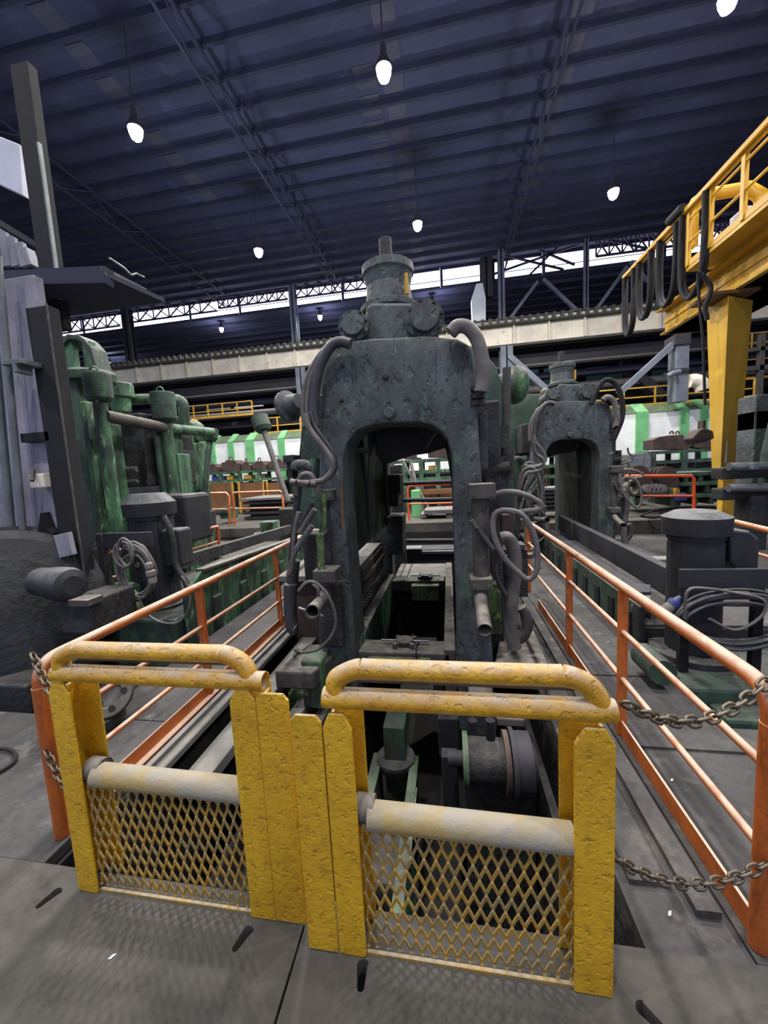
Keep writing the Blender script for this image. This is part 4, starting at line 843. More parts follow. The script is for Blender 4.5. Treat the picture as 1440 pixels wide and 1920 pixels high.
m = MB(); a = W(1010, 1385, Z=-.4); m.prism([V((.72, 1.36, -.25)), V((.98, 1.36, -.07)), V((.98, 5.5, -.07)), V((.72, 5.5, -.25))], (0, 0, -.03)); m.box(.55, .6, 1.5, 5.5, -1.2, -.35)
m.prism([V((.60, 1.4, -1.3)), V((.72, 1.4, -.25)), V((.72, 5.5, -.25)), V((.60, 5.5, -1.3))], (-.03, 0, 0)); tag(m.build('sloping_guard', 'mill_dark'), 'long sloping plate along right side of the pit', 'plate')
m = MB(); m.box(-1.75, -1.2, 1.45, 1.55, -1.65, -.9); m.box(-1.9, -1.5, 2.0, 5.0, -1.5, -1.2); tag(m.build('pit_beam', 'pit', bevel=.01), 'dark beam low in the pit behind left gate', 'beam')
m = MB(); m.box(-1.5, -1.38, 2.2, 6.0, -.42, -.34); m.box(-1.3, -1.2, 2.6, 3.4, -.52, -.42); tag(m.build('pit_rail', 'plate', bevel=.004), 'grey rail in pit parallel to left walkway', 'rail')
m = MB(); m.box(-.25, .6, 1.45, 1.75, -1.2, -1.1); m.box(0.0, .3, 1.7, 2.2, -1.4, -1.3); tag(m.build('pit_cover', 'floor_dark', bevel=.01), 'flat grey cover plate low in pit behind right gate mesh', 'plate')

# ================================================================= MORE MILL STANDS OF THE SAME BUILD
ms = bpy.data.objects['mill_stand']
ms['group'] = None; del ms['group']
m2 = dup(ms, ms.location + V((2.82, 4.6, 0)), 'smaller looking grimy mill stand further back on the right, beyond handrail')
dup(ms, ms.location + V((7.35, 2.8, 0)), 'dark mill stand at right picture edge behind crane leg', -.0)
g = thing('pump_dome', 'pale domed filter pot on top left of second mill stand', 'pot', W(1030, 745, Y=8.6))
m = MB(); p = W(1031, 775, Y=8.6); m.lathe(p, (0, 0, 1), [(-.3, .12), (0, .14), (.18, .15), (.2, .22), (.3, .22), (.33, .2), (.45, .19), (.52, .12)], 20); m.build('pot', 'dust_metal', g)
m = MB(); m.ptube([(1108, 758), (1125, 722), (1140, 712), (1156, 722), (1166, 750), (1166, 785), (1150, 825)], .045, 12, Y=7.9); tag(m.build('arched_hose', 'black'), 'black hose arching over right shoulder of the second mill stand', 'hose')
# clamps / bars of the third stand
g = thing('bar_manipulator', 'dusty horizontal bars with clips at right picture edge', 'machine', W(1410, 900, Y=7.5))
for y0, y1 in ((875, 873), (915, 913)):
    m = MB(); a, b = W(1366, y0, Y=7.4), W(1470, y1, Y=7.4); m.cyl(a, b, .07, n=14); m.build('bar', 'steel_bright', g)
    m = MB(); m.box(a.x - .03, b.x, 7.5, 7.8, a.z - .22, a.z - .02); m.build('bar_holder', 'mill_dark', g, .02)
m = MB(); m.pbox(1412, 868, 1424, 880, 7.25, .2); m.build('clip', 'steel_blue', g, .01)
m = MB(); m.pbox(1408, 930, 1436, 1000, 7.4, .4); m.build('pedestal', 'mill_dark', g, .01)
# ================================================================= LEFT: GREY PANEL, PIPES, DRUM
g = thing('furnace_wall_panel', 'tall smoky grey steel housing with dark edge column, far left', 'housing', (-5.0, 3.4, -.5))
m = MB(); m.box(-7.5, -3.95, 3.4, 3.5, -.5, 3.9); m.build('panel', 'grey_wall', g, .01)
m = MB(); m.box(-3.98, -3.72, 3.3, 3.42, -.5, 3.55); m.build('edge_column', 'black', g, .01)
m = MB(); m.box(-3.73, -3.715, 3.285, 3.30, -.5, 3.56); m.build('column_edge_strip', 'dust_metal', g)
m = MB(); m.pbox(38, 811, 91, 828, 3.3, .15); m.build('slot_bracket', 'black', g)
for x0, y0, x1, y1 in ((54, 888, 82, 915),): m = MB(); m.pbox(x0, y0, x1, y1, 3.25, .15); o_ = m.build('switch_box', 'beige', g, .012); m = MB(); m.cyl(W(60, 902, Y=3.2), W(62, 880, Y=3.25), .02, n=8); m.build('lever', 'dust_metal', o_)
m = MB(); m.ppoly([(75, 962), (86, 990), (98, 1000), (108, 1055), (92, 1040), (70, 1005)], 3.3, .1); m.ppoly([(108, 985), (120, 998), (110, 1000)], 3.3, .1); m.build('torn_opening', 'black', g)
m = MB(); m.ppoly([(100, 1004), (126, 998), (136, 1040), (112, 1046)], 3.2, .05); m.build('hanging_plate', 'grey_wall', g)
g = thing('vertical_conduit', 'shiny vertical conduit pipe running down the grey housing, far left', 'pipe', W(40, 1000, Y=3.2))
m = MB(); m.cyl(W(-4, 480, Y=3.2), W(44, 1000, Y=3.2), .03, n=14); m.build('pipe', 'pipe_grey', g)
m = MB(); m.cyl(W(-26, 480, Y=3.25), W(22, 1000, Y=3.25), .035, n=14); m.build('pipe', 'pipe_grey', g)
m = MB(); m.pbox(0, 673, 38, 683, 3.1, .2); m.pbox(22, 680, 30, 698, 3.1, .15); m.build('pipe_clamp', 'pipe_grey', g, .008)
g = thing('steel_gantry', 'dark overhead platform beams jutting from the left housing', 'platform', (-4.5, 3.6, 3.6))
m = MB(); a = W(0, 540, Y=3.5); b = W(272, 545, Y=4.6); 
m.prism([W(-60, 535, Y=3.5), W(-60, 510, Y=3.5), W(195, 498, Y=3.6), W(195, 530, Y=3.6)], (0, .12, 0)); m.build('front_beam', 'truss', g)
m = MB(); m.beam(W(192, 508, Y=3.6), W(272, 548, Y=4.3), .04, .08); m.build('side_beam', 'dust_metal', g)
m = MB(); m.prism([W(-60, 600, Y=4.2), W(-60, 566, Y=4.2), W(245, 540, Y=4.2), W(245, 556, Y=4.2)], (0, .06, 0)); m.build('rear_beam', 'truss', g)
m = MB(); p0 = W(195, 515, Y=3.6); m.prism([(-6.5, 3.65, p0.z), (p0.x, 3.65, p0.z), (p0.x + .12, 4.3, p0.z), (-6.5, 4.3, p0.z)], (0, 0, .05)); m.build('deck', 'truss', g)
m = MB(); m.tube([W(205, 484, Y=3.8), W(232, 502, Y=4.0), W(246, 516, Y=4.15), W(256, 513, Y=4.2), W(270, 520, Y=4.3)], .012, 6, 1); m.build('handrail', 'steel_bright', g)
g = thing('tall_frame', 'tall slim dark frame with pale edge strip rising to roof, top left', 'frame', W(70, 480, Y=3.9))
m = MB(); a = W(78, 290, Y=3.9) - V((.24, 0, 0)); m.box(a.x, a.x + .22, 3.9, 4.0, 3.6, 6.3); m.build('post', 'black', g)
m = MB(); m.box(a.x + .22, a.x + .24, 3.88, 3.92, 3.9, 5.5); m.build('edge_strip', 'pipe_grey', g)
m = MB(); m.beam(W(0, 420, Y=3.8), W(112, 488, Y=4.1), .08, .06); m.build('sloping_member', 'steel_dark', g)
m = MB()
for i in range(5): m.beam(W(-10 + i * 16, 420 + i * 12, Y=4.6), W(0 + i * 16, 500, Y=4.6), .12, .05)
m.build('ribs', 'grey_wall', g)
m = MB(); m.prism([W(-60, 232, Y=5), W(36, 270, Y=5), W(42, 366, Y=5), W(-60, 318, Y=5)], (0, .1, 0)); tag(m.build('control_box', 'white_box', bevel=.01), 'pale grey box hung high at left picture edge', 'box')
# drum
g = thing('coiler_drum', 'huge dark ribbed drum with motor hub at lower left', 'drum', W(0, 1150, Y=2.75) - V((0, 0, .9)))
c = V((-4.22, 2.95, .64)); ax = V((.55, -.55, .12)).normalized()
m = MB(); m.lathe(c - ax * .45, ax, [(0, .74), (.06, .80), (.10, .80), (.12, .78), (.2, .78), (.22, .80), (.3, .80), (.32, .77), (.40, .77), (.42, .79), (.48, .78), (.56, .70), (.60, .5), (.62, .3), (.63, .0)], 48, cap=False); m.build('drum_shell', 'mill_dark', g)
for t, r in ((.03, .83), (.26, .84)): m = MB(); m.lathe(c - ax * .45 + ax * t, ax, [(-.015, r - .06), (-.015, r), (.015, r), (.015, r - .06)], 48, cap=False); m.build('rib', 'dust_metal', g)
p = W(118, 1095, Y=2.85); d_ = V((1, -.25, 0)).normalized()
m = MB(); m.lathe(p - d_ * .35, d_, [(0, .13), (.24, .14), (.24, .15), (.42, .155), (.48, .14), (.5, .08), (.5, 0.001)], 28); h = m.build('hub_motor', 'motor', g)
for k in range(10):
    q = -1.4 + k * .3; u = d_.orthogonal().normalized(); w = d_.cross(u)
m = MB(); m.pbox(112, 1128, 172, 1190, 2.8, .5); m.build('gear_box', 'mill_dark', g, .02)
m = MB(); m.pbox(128, 1126, 165, 1137, 2.75, .15); m.build('greasy_strip', 'dust_metal', g)
m = MB(); m.box(-4.9, -3.7, 2.6, 3.3, -.5, .1); m.build('drum_base', 'mill_dark', g, .02)
g = thing('flanged_hub', 'round flanged hub with holes lying behind left gate', 'hub', (-2.75, 2.25, 0))
c = V((-2.78, 2.3, .1))
m = MB(); m.lathe((-2.78, 2.3, 0), (0, 0, 1), [(0, .26), (.08, .26), (.10, .2), (.2, .18), (.22, .1)], 32); m.build('hub_body', 'mill_dark', g)
q = W(203, 1302, Y=2.35); ax = V((.5, -.75, .5)).normalized(); m = MB(); m.lathe(q, ax, [(0, .10), (0, .16), (.03, .17), (.05, .16), (.05, .10), (.02, .09)], 28, cap=False); m.cyl(q - ax * .1, q + ax * .01, .15); fl_ = m.build('pale_flange', 'dust_metal', g)
for k in range(5):
    a = k * 2 * math.pi / 5; u = ax.orthogonal().normalized(); w = ax.cross(u); e = q + (u * math.cos(a) + w * math.sin(a)) * .11 + ax * .045
    m = MB(); m.cyl(e, e + ax * .015, .022, n=12); m.build('hole', 'black', fl_)
m = MB(); m.tube([(-3.4, 1.9, .03), (-3.1, 2.0, .02), (-2.9, 1.9, .015), (-3.0, 1.75, .015), (-3.5, 1.8, .02)], .012, 6); tag(m.build('loose_cable', 'black'), 'black loose cable on floor beyond left handrail', 'cable')
# ================================================================= MOTORS WITH CABLE COILS
def motor(g, x, y, z0, zc, zt, r, hood='motor'):
    m = MB(); m.lathe((x, y, z0), (0, 0, 1), [(0, r * 1.25), (.03, r * 1.25), (.03, r * .95), (zc - z0 - .05, r * .95), (zc - z0 - .05, r * 1.02), (zc - z0, r * 1.02)], 24); b = m.build('motor_body', 'motor', g)
    for k in range(26):
        a = 2 * math.pi * k / 26; m = MB(); m.beam((x + math.cos(a) * r * .95, y + math.sin(a) * r * .95, z0 + .06), (x + math.cos(a) * r * .95, y + math.sin(a) * r * .95, zc - .08), .012, .05, up=(-math.sin(a), math.cos(a), 0)); m.build('cooling_fin', 'motor', b)
    m = MB(); n = 8
    m.lathe((x, y, zc), (0, 0, 1), [(-.0, r * 1.2), (.14, r * 1.22), (.15, r * 1.22), (zt - zc, r * .78)], n if hood == 'oct' else 32); m.build('fan_hood', 'motor', g)
    m = MB(); m.cyl((x - .03, y - r * .96, (z0 + zc) / 2), (x - .03, y - r * 1.02, (z0 + zc) / 2), .035, n=12); m.build('nameplate', 'steel_bright', b)
g = thing('vertical_motor', 'dark vertical electric motor with domed hood behind cable coil, right', 'motor', (2.16, 3.75, -.1))
motor(g, 2.16, 3.8, -.02, 1.10, 1.30, .21)
m = MB(); m.prism([V((2.38, 3.7, .85)), V((2.6, 3.7, .55)), V((2.6, 3.7, 1.05)), V((2.52, 3.7, 1.12)), V((2.36, 3.7, 1.14))], (0, .3, 0)); m.build('terminal_box', 'motor', g, .02)
m = MB(); m.box(1.75, 2.95, 3.2, 4.5, -.9, -.03); m.box(1.95, 2.45, 3.0, 3.3, -.8, -.15); m.build('gearbox_base', 'green_dark', g, .03)
m = MB(); m.lathe((2.16, 3.8, -.03), (0, 0, 1), [(0, .34), (.05, .33), (.06, .28)], 28); m.build('base_flange', 'mill_dark', g)
m = MB(); p = W(1243, 1262, Y=3.1); m.cyl(p, p + V((0, .3, 0)), .10, n=20); m.build('green_boss', 'green_dark', g)
g = thing('cable_bracket', 'dark steel bracket frame carrying the cable coil before right motor', 'bracket', (2.2, 3.45, -.05))
m = MB(); m.box(1.86, 2.62, 3.44, 3.48, .70, .86); m.build('top_plate', 'steel_dark', g, .005)
for x in (1.87, 2.40): m = MB(); m.box(x, x + .07, 3.44, 3.50, -.03, .70); m.build('leg', 'black', g, .005)
def coil(parent, c, rx, rz, n, r, seed, mt='hose', tilt=0.0, flat=1.0):
    rnd = random.Random(seed)
    for k in range(n):
        pts = []; ox, oz, sx, sz, oy = rnd.uniform(-.04, .04), rnd.uniform(-.05, .04), rnd.uniform(.86, 1.05), rnd.uniform(.8, 1.08), -k * r * 1.1
        for q in range(12):
            a = 2 * math.pi * q / 12; X = math.cos(a) * rx * sx + ox; Z = math.sin(a) * rz * sz + oz
            pts.append((c[0] + X, c[1] + oy + rnd.uniform(-.01, .01) + Z * tilt, c[2] + Z * flat + rnd.uniform(-.008, .008)))
        m = MB(); m.tube(pts, r, 8, 4, closed=True); m.build('cable_turn', mt, parent)
g = thing('cable_coil', 'coil of grey cable with blue plug hung on bracket, right', 'cable', (2.2, 3.4, .3))
coil(g, (2.22, 3.40, .48), .39, .20, 8, .012, 5, 'hose_dark')
m = MB(); m.ptube([(1283, 1160), (1290, 1108), (1330, 1104), (1380, 1112), (1430, 1124), (1432, 1150), (1400, 1175), (1370, 1180), (1330, 1160)], .012, 8, Y=3.3); m.build('cable_tail', 'hose', g)
m = MB(); a, b = W(1245, 1147, Y=3.25), W(1272, 1122, Y=3.25); m.cyl(a, a.lerp(b, .55), .045, .035, n=16); m.build('plug', 'grey_plug', g)
m = MB(); m.cyl(a.lerp(b, .55), a.lerp(b, .8), .042, n=16); m.cyl(a.lerp(b, .8), b + (b - a) * .15, .03, .012, n=12); m.build('plug_collar', 'blue_plastic', g)
m = MB(); m.cyl(a + V((.03, .02, -.02)), a + V((.06, .03, -.1)), .03, n=10); m.build('plug_cap', 'blue_plastic', g)
m = MB(); m.tube([V((2.58, 3.42, .80)), V((2.60, 3.40, .62))], .02, 6, 1); m.build('hook', 'black', g)
# left motor
g = thing('vertical_motor', 'dark electric motor under faceted dusty hood, left', 'motor', (-3.58, 4.1, .1))
motor(g, -3.58, 4.1, .3, 1.42, 1.68, .25, 'oct')
m = MB(); m.box(-3.35, -3.12, 3.95, 4.2, .8, 1.25); m.build('terminal_box', 'motor', g, .03)
m = MB(); m.box(-4.1, -3.0, 3.6, 4.6, -.5, .3); m.build('gearbox_base', 'green_dark', g, .03)
m = MB(); m.pbox(180, 1105, 240, 1190, 3.65, .3); m.build('green_casting', 'green', g, .02)
m = MB(); p = W(218, 1150, Y=3.6); m.lathe(p, (0, 1, 0), [(0, .05), (.01, .13), (.2, .16)], 9); m.build('flaking_boss', 'moss', g)
g = thing('cable_bracket', 'dark blue bracket frame carrying the cable coil before left motor', 'bracket', W(190, 1110, Y=3.5))
m = MB(); a, b = W(186, 1000, Y=3.55), W(283, 992, Y=3.55); m.box(a.x, b.x, 3.53, 3.57, a.z - .16, a.z); m.build('top_plate', 'steel_dark', g, .005)
m = MB(); m.box(a.x, a.x + .07, 3.5, 3.57, .3, a.z); m.build('leg', 'steel_dark', g, .005)
g = thing('cable_coil', 'hanging coil of grey cable with round plug, left', 'cable', W(262, 1070, Y=3.4))
c = W(262, 1072, Y=3.42)
coil(g, c, .19, .27, 7, .014, 11, 'hose'); 
c = W(232, 1042, Y=3.3); coil(g, c, .10, .15, 2, .014, 12, 'hose')
m = MB(); m.ptube([(262, 1125), (275, 1150), (300, 1166), (330, 1168), (350, 1150), (357, 1120), (350, 1095), (340, 1080)], .012, 8, Y=3.3); m.build('cable_tail', 'hose', g)
for py, r in ((1061, .035), (1075, .045), (1088, .036)): m = MB(); p = W(279 + (py - 1061) * .25, py, Y=3.15); m.lathe(p + V((0, 0, .035)), (0.1, 0, -1), [(0, r * .6), (.015, r), (.055, r), (.07, r * .7)], 16); m.build('plug', 'grey_plug', g)
m = MB(); m.tube([W(178, 1022, Y=4.0), W(205, 1018, Y=4.0), W(222, 1022, Y=3.8)], .018, 8); m.tube([W(178, 1031, Y=4.0), W(205, 1028, Y=4.0), W(222, 1032, Y=3.8)], .018, 8); tag(m.build('loose_cable', 'hose'), 'grey cable run leading left behind the left bracket', 'cable')
# lever
m = MB(); m.ptube([(306, 968), (317, 990), (325, 1020), (330, 1060), (345, 1085), (352, 1100)], .035, 10, Y=3.9); tag(m.build('lever_bar', 'mill_dark'), 'dark curved lever bar standing right of left motor', 'lever')
# ================================================================= LONG MACHINE BEDS
g = thing('roller_bed', 'long green machine bed along the left walkway', 'machine', (-3.1, 4.5, -.5))
m = MB(); m.prism([V((-2.9, 3.7, -.35)), V((-2.9, 3.7, .55)), V((-2.9, 4.0, .74)), V((-2.9, 9.0, .50)), V((-2.9, 9.0, -.35))], (-.06, 0, 0)); m.build('side_plate', 'green', g, .01)
m = MB(); m.box(-2.97, -2.80, 3.95, 9.0, .70, .73) if False else m.beam((-2.92, 4.0, .75), (-2.92, 9.0, .52), .12, .03); m.build('top_flange', 'dust_metal', g)
m = MB(); m.box(-2.92, -2.74, 3.6, 9.0, -.36, -.30); m.build('bottom_flange', 'dust_metal', g)
m = MB(); m.beam((-3.35, 4.0, .80), (-3.35, 9.5, .62), .1, .16); m.build('inner_beam', 'mill_dark', g)
for i in range(7):
    y = 4.15 + i * .62; m = MB(); m.box(-2.905, -2.87, y, y + .16, -.3, .38 - i * .01); m.build('rib', 'green_dark', g, .03)
m = MB(); m.box(-4.4, -2.96, 4.6, 9.5, -.5, .28); m.build('bed_body', 'mill_dark', g)
g = thing('roller_bed', 'long green machine bed with slotted side along right walkway', 'machine', (2.2, 4.5, -.5))
m = MB(); m.box(1.78, 1.84, 3.95, 8.4, -.4, .36); m.build('side_plate', 'green_dark', g, .01)
for i in range(9):
    y = 4.1 + i * .42; m = MB(); m.box(1.765, 1.785, y, y + .15, -.2, .25); m.build('slot', 'black', g, .01)
m = MB(); m.box(1.84, 3.4, 4.0, 8.4, -.5, .12); m.build('bed_body', 'mill_dark', g)
m = MB(); m.box(1.84, 3.4, 4.02, 8.4, .12, .15); m.build('bed_deck', 'floor_dark', g)
m = MB(); m.beam((2.22, 4.2, .50), (2.22, 8.2, .56), .10, .30); m.build('guide_beam', 'steel_dark', g, .01)
m = MB(); m.beam((1.98, 4.3, .36), (1.98, 8.2, .40), .14, .06); m.build('guide_beam', 'steel_dark', g, .01)
m = MB(); m.beam((1.84, 4.05, .30), (2.1, 4.6, .36), .16, .06); m.build('link_arm', 'steel_blue', g, .01)
m = MB(); m.box(2.55, 3.3, 5.5, 5.7, .38, .44); m.box(2.7, 2.78, 5.55, 5.65, .15, .4); m.box(3.1, 3.18, 5.55, 5.65, .15, .4); m.build('bench', 'plate', g, .01)
# side pillars / cross edge of the rear floor
m = MB(); m.box(-9.5, -3.4, 10.6, 10.8, -.3, -.2); m.box(-9.5, -3.4, 9.6, 9.72, -.45, -.35); tag(m.build('steel_strip', 'steel_bright'), 'bright long strip across the cross pit, left rear', 'strip')
# valve pot with coiled hose at left rear
g = thing('hose_reel_pot', 'dark pot with coiled hoses and green cap, left of mill foot', 'pot', W(508, 1015, Y=8.8))
p = W(508, 1022, Y=8.8); m = MB(); m.lathe(p, (0, 0, 1), [(-.5, .3), (0, .32), (.25, .34), (.3, .2)], 24); m.build('pot', 'black', g)
m = MB(); m.box(p.x - .18, p.x + .18, 8.65, 8.95, p.z + .35, p.z + .6); m.build('green_cap', 'green', g, .02)
for k in range(5): m = MB(); m.tube([(p.x + math.cos(a) * .36, 8.8 + math.sin(a) * .36, p.z + .1 + .05 * k) for a in [q * math.pi / 5 for q in range(10)]], .03, 8, 3, closed=True); m.build('hose_turn', 'hose', g)
m = MB(); m.ptube([(521, 1015), (535, 985), (545, 972), (552, 985), (540, 1030), (528, 1052)], .10, 12, Y=8.6); tag(m.build('thick_hose', 'hose'), 'thick grey hose bending down left of mill stand', 'hose')
# orange rails in the middle distance
g = thing('orange_handrail', 'short orange handrail behind the left motor', 'railing', W(410, 1030, Y=6.2))
m = MB(); m.tube([W(300, 1008, Y=5.1), W(325, 1001, Y=5.3), W(408, 988, Y=6.2)], .03, 8, 1); m.build('top_rail', 'orange', g)
m = MB(); m.tube([W(325, 1040, Y=5.3), W(410, 1015, Y=6.2)], .02, 8, 1); m.build('middle_rail', 'orange', g)
m = MB(); m.cyl(W(408, 988, Y=6.2), W(412, 1042, Y=6.2), .03, n=8); m.build('post', 'orange', g)
g = thing('orange_handrail', 'orange handrail stub behind blue bracket, far left', 'railing', W(202, 1090, Y=3.95))
m = MB(); m.tube([W(165, 1047, Y=3.8), W(205, 1038, Y=3.95), W(225, 1032, Y=4.1)], .03, 8, 1); m.build('top_rail', 'orange', g)
m = MB(); m.cyl(W(197, 1040, Y=3.9), W(203, 1094, Y=3.9), .032, n=8); m.build('post', 'orange', g)
m = MB(); m.tube([W(165, 1092, Y=3.8), W(225, 1080, Y=4.1)], .02, 8, 1); m.build('middle_rail', 'orange', g)
g = thing('orange_handrail', 'dusty orange handrail at far right beyond the right motor', 'railing', (3.4, 4.6, 0))
zt9 = 1.0
m = MB(); m.tube([W(1352, 972, Y=6.2), W(1440, 994, Y=5.0), W(1560, 1026, Y=4.0)], .035, 10, 1); m.build('top_rail', 'orange', g)
m = MB(); m.tube([W(1352, 1018, Y=6.2), W(1440, 1044, Y=5.0), W(1560, 1080, Y=4.0)], .02, 8, 1); m.tube([W(1352, 1062, Y=6.2), W(1440, 1102, Y=5.0), W(1560, 1150, Y=4.0)], .02, 8, 1); m.build('middle_rail', 'orange', g)
m = MB(); m.box(3.1, 3.12, 3.2, 5.4, -.05, .14); m.build('toe_board', 'orange', g)
m = MB(); m.cyl(W(1500, 1010, Y=4.4), W(1495, 1180, Y=4.4), .035, n=8); m.build('post', 'orange', g)
m = MB(); m.box(3.0, 6, 2.6, 8, -.5, -.03); struct('floor', m, 'floor')
orail('bright orange railing right, beside the roll cradle', [(1172, 893), (1296, 892), (1301, 897), (1301, 956)], 12.9, [[(1205, 930), (1299, 930)]], (), .05)
# ================================================================= RIGHT REAR EQUIPMENT
g = thing('roll_cradle', 'green cradle holding worn steel rolls, right rear', 'cradle', W(1240, 948, Y=13.4))
for px in (1190, 1262): m = MB(); m.pbox(px, 915, px + 14, 950, 13.4, 1.2); m.build('side_plate', 'green', g, .02)
m = MB(); m.pbox(1190, 928, 1276, 932, 13.4, 1.2); m.build('tray', 'dust_metal', g)
def rollr(lb, px, py, r, n, Y=13.6):
    q = thing('grooved_roll', lb, 'roll', W(px, py, Y=Y), 'worn rolls on the cradle')
    for k in range(n):
        p = W(px, py, Y=Y) + V((0, k * .22, 0)); m = MB(); m.lathe(p, (0.2, 1, 0), [(0, r * .5), (.01, r), (.12, r), (.13, r * .6), (.2, r * .6)], 24); m.build('ring', 'brown_dark', q)
rollr('dark ringed roll on the cradle, upper left', 1198, 890, .30, 3); rollr('dark ringed roll on the cradle, lower left', 1203, 905, .27, 3); rollr('dark ringed roll on the cradle, upper right', 1250, 890, .27, 3); rollr('dark ringed roll on the cradle, lower right', 1256, 905, .26, 3)
for i, px in enumerate((1219, 1227, 1235, 1243)):
    m = MB(); p = W(px, 918, Y=13.3); m.lathe(p, (0, 1, 0), [(0, .08), (.02, .16), (.3, .16)], 16); tag(m.build('steel_disc', 'steel_bright'), 'small worn steel disc in row between the ringed rolls', 'disc', 'steel discs on the cradle')
g = thing('silver_housing', 'silver sheet metal housing with dark window behind roll cradle', 'housing', W(1200, 880, Y=15.5))
m = MB(); m.ppoly([(1178, 938), (1178, 852), (1216, 848), (1221, 856), (1221, 936)], 15.5, 1.0); m.build('shell', 'steel_bright', g, .03)
m = MB(); m.pbox(1187, 858, 1207, 882, 15.45, .06); m.build('window_cover', 'steel_blue', g, .02)
XR0, XR1 = W(1225, 850, Y=16.5).x, W(1345, 850, Y=16.5).x
rack('dark green storage rack right, carrying rusty chocks', XR0, XR1, 16.5, (W(1280, 843, Y=16.5).z, W(1280, 862, Y=16.5).z, W(1280, 880, Y=16.5).z), 2, 'green_dark')
for pts, lb in ((((1225, 840), (1225, 822), (1236, 817), (1252, 814), (1280, 812), (1292, 826), (1299, 832), (1290, 840)), 'big rusty chock on right rack top, two lifting eyes'), (((1303, 836), (1300, 824), (1312, 818), (1322, 814), (1338, 822), (1338, 836)), 'small rusty chock on right rack top beside crane leg')):
    m = MB(); m.ppoly(pts, 16.6, .8); item('rusty_chock', lb, 'block', m, 'brown_dark', bevel=.01)
for px in (1259, 1270): m = MB(); m.tube([W(px - 3, 814, Y=16.8), W(px - 2, 810, Y=16.8), W(px + 2, 809, Y=16.8), W(px + 4, 814, Y=16.8)], .03, 6, 3); tag(m.build('lifting_eye', 'brown_dark'), 'lifting eye on the big rusty chock, ' + ('left one' if px == 1259 else 'right one'), 'eye')
g = thing('green_frame_stack', 'stack of open green steel frames on floor, right rear', 'frames', W(1320, 945, Y=13.8))
for py, x0, x1 in ((890, 1262, 1345), (908, 1270, 1360), (930, 1275, 1370)):
    m = MB(); a, b = W(x0, py, Y=13.8), W(x1, py, Y=13.8); m.box(a.x, b.x, 13.8, 15.0, a.z - .07, a.z + .05); m.build('top_bar', 'green', g, .01)
    for t in (0, .33, .66, 1): m = MB(); x = a.x + (b.x - a.x) * t; m.box(x - .06, x + .06, 13.85, 14.9, a.z - .30, a.z - .05); m.build('strut', 'green_dark', g)
m = MB(); m.pbox(1270, 925, 1290, 940, 13.2, .4); item('purple_motor', 'small violet motor behind orange railing, right rear', 'motor', m, 'blue_plastic', bevel=.05)
m = MB(); m.ppoly([(1266, 928), (1266, 915), (1275, 918), (1275, 928)], 13.3, .3); item('yellow_bracket', 'small yellow bracket plate behind orange railing, right rear', 'bracket', m, 'ochre', bevel=.01)
m = MB(); m.lathe(W(1187, 915, Y=12.6), (.5, -1, .2), [(-.2, .2), (0, .27), (.04, .24), (.04, .18), (-.05, .15)], 24, cap=False); tag(m.build('open_pipe_end', 'dust_metal'), 'open round pipe end beside second mill, right', 'pipe')
# sling lying on the rear floor edge
m = MB(); p = W(1228, 975, Y=11.2); a = p
m.tube([W(1200, 968, Y=12), W(1228, 955, Y=12), W(1250, 968, Y=12), W(1225, 971, Y=12), W(1200, 968, Y=12)], .03, 6, 1); m.tube([W(1216, 975, Y=11.8), W(1225, 990, Y=11.8), W(1240, 990, Y=11.8), W(1245, 972, Y=11.8)], .02, 6, 4); tag(m.build('wire_sling', 'black'), 'dark wire sling lying on the rear floor edge, right', 'sling')
m = MB(); m.box(2.9, 9.5, 12.0, 12.7, -1.6, -.02); struct('floor', m, 'floor')
# dark stacks through the second mill window
g = thing('plate_pile', 'pile of dark grey plates seen through second mill opening', 'plates', W(1045, 960, Y=11.5))
for i, py in enumerate((914, 922, 930, 938, 946, 954)):
    m = MB(); m.pbox(1018, py, 1072 - (i % 3) * 6, py + 5, 12.8, .9); m.build('plate', 'steel_dark' if i else 'plate', g)
settle(['big rusty chock on right rack top, two lifting eyes', 'small rusty chock on right rack top beside crane leg'], W(1280, 843, Y=16.5).z)
rack('green storage rack seen through second mill opening', W(1012, 870, Y=17).x, W(1122, 870, Y=17).x, 17, (W(1060, 850, Y=17).z, W(1060, 870, Y=17).z, W(1060, 890, Y=17).z), 3)
m = MB(); m.pbox(1060, 849, 1072, 869, 16.6, .3); item('yellow_casting', 'bright yellow box in rack seen through second mill opening', 'box', m, 'ochre')
# ================================================================= LEFT GREEN MILL
g = thing('green_mill', 'tall green mill with capped cylinders and tie pipes, left', 'machine', (-4.9, 5.6, -.5))
XA = -5.0
def colm(y, pxc, y0, y1, w, mt='green'):
    p = W(pxc, (y0 + y1) / 2, Y=y); zt_, zb_ = W(pxc, y0, Y=y).z, W(pxc, y1, Y=y).z; r = w / 720 * y / 2
    m = MB(); m.lathe((p.x, y, zb_), (0, 0, 1), [(0, r * .8), (.04, r * .98), ((zt_ - zb_) * .5, r), ((zt_ - zb_) * .5 + .01, r * .96), ((zt_ - zb_) * .52, r), (zt_ - zb_ - .02, r), (zt_ - zb_, r * .96)], 28); h = m.build('cylinder_head', 'green_dark', g)
    m = MB(); m.tube([(p.x - .1, y, zt_ - .02), (p.x - .1, y, zt_ + .07), (p.x - .03, y, zt_ + .1), (p.x + .03, y, zt_ + .05), (p.x + .02, y, zt_ - .02)], .015, 6, 3); m.build('lifting_eye', 'green', h)
    m = MB(); m.cyl((p.x, y, -.5), (p.x, y, zb_), r * .52, n=20); m.build('column', mt, g)
    return p, zb_
pa, za = colm(5.0, 184, 700, 752, 52); pb, zb2 = colm(6.2, 307, 736, 790, 46)
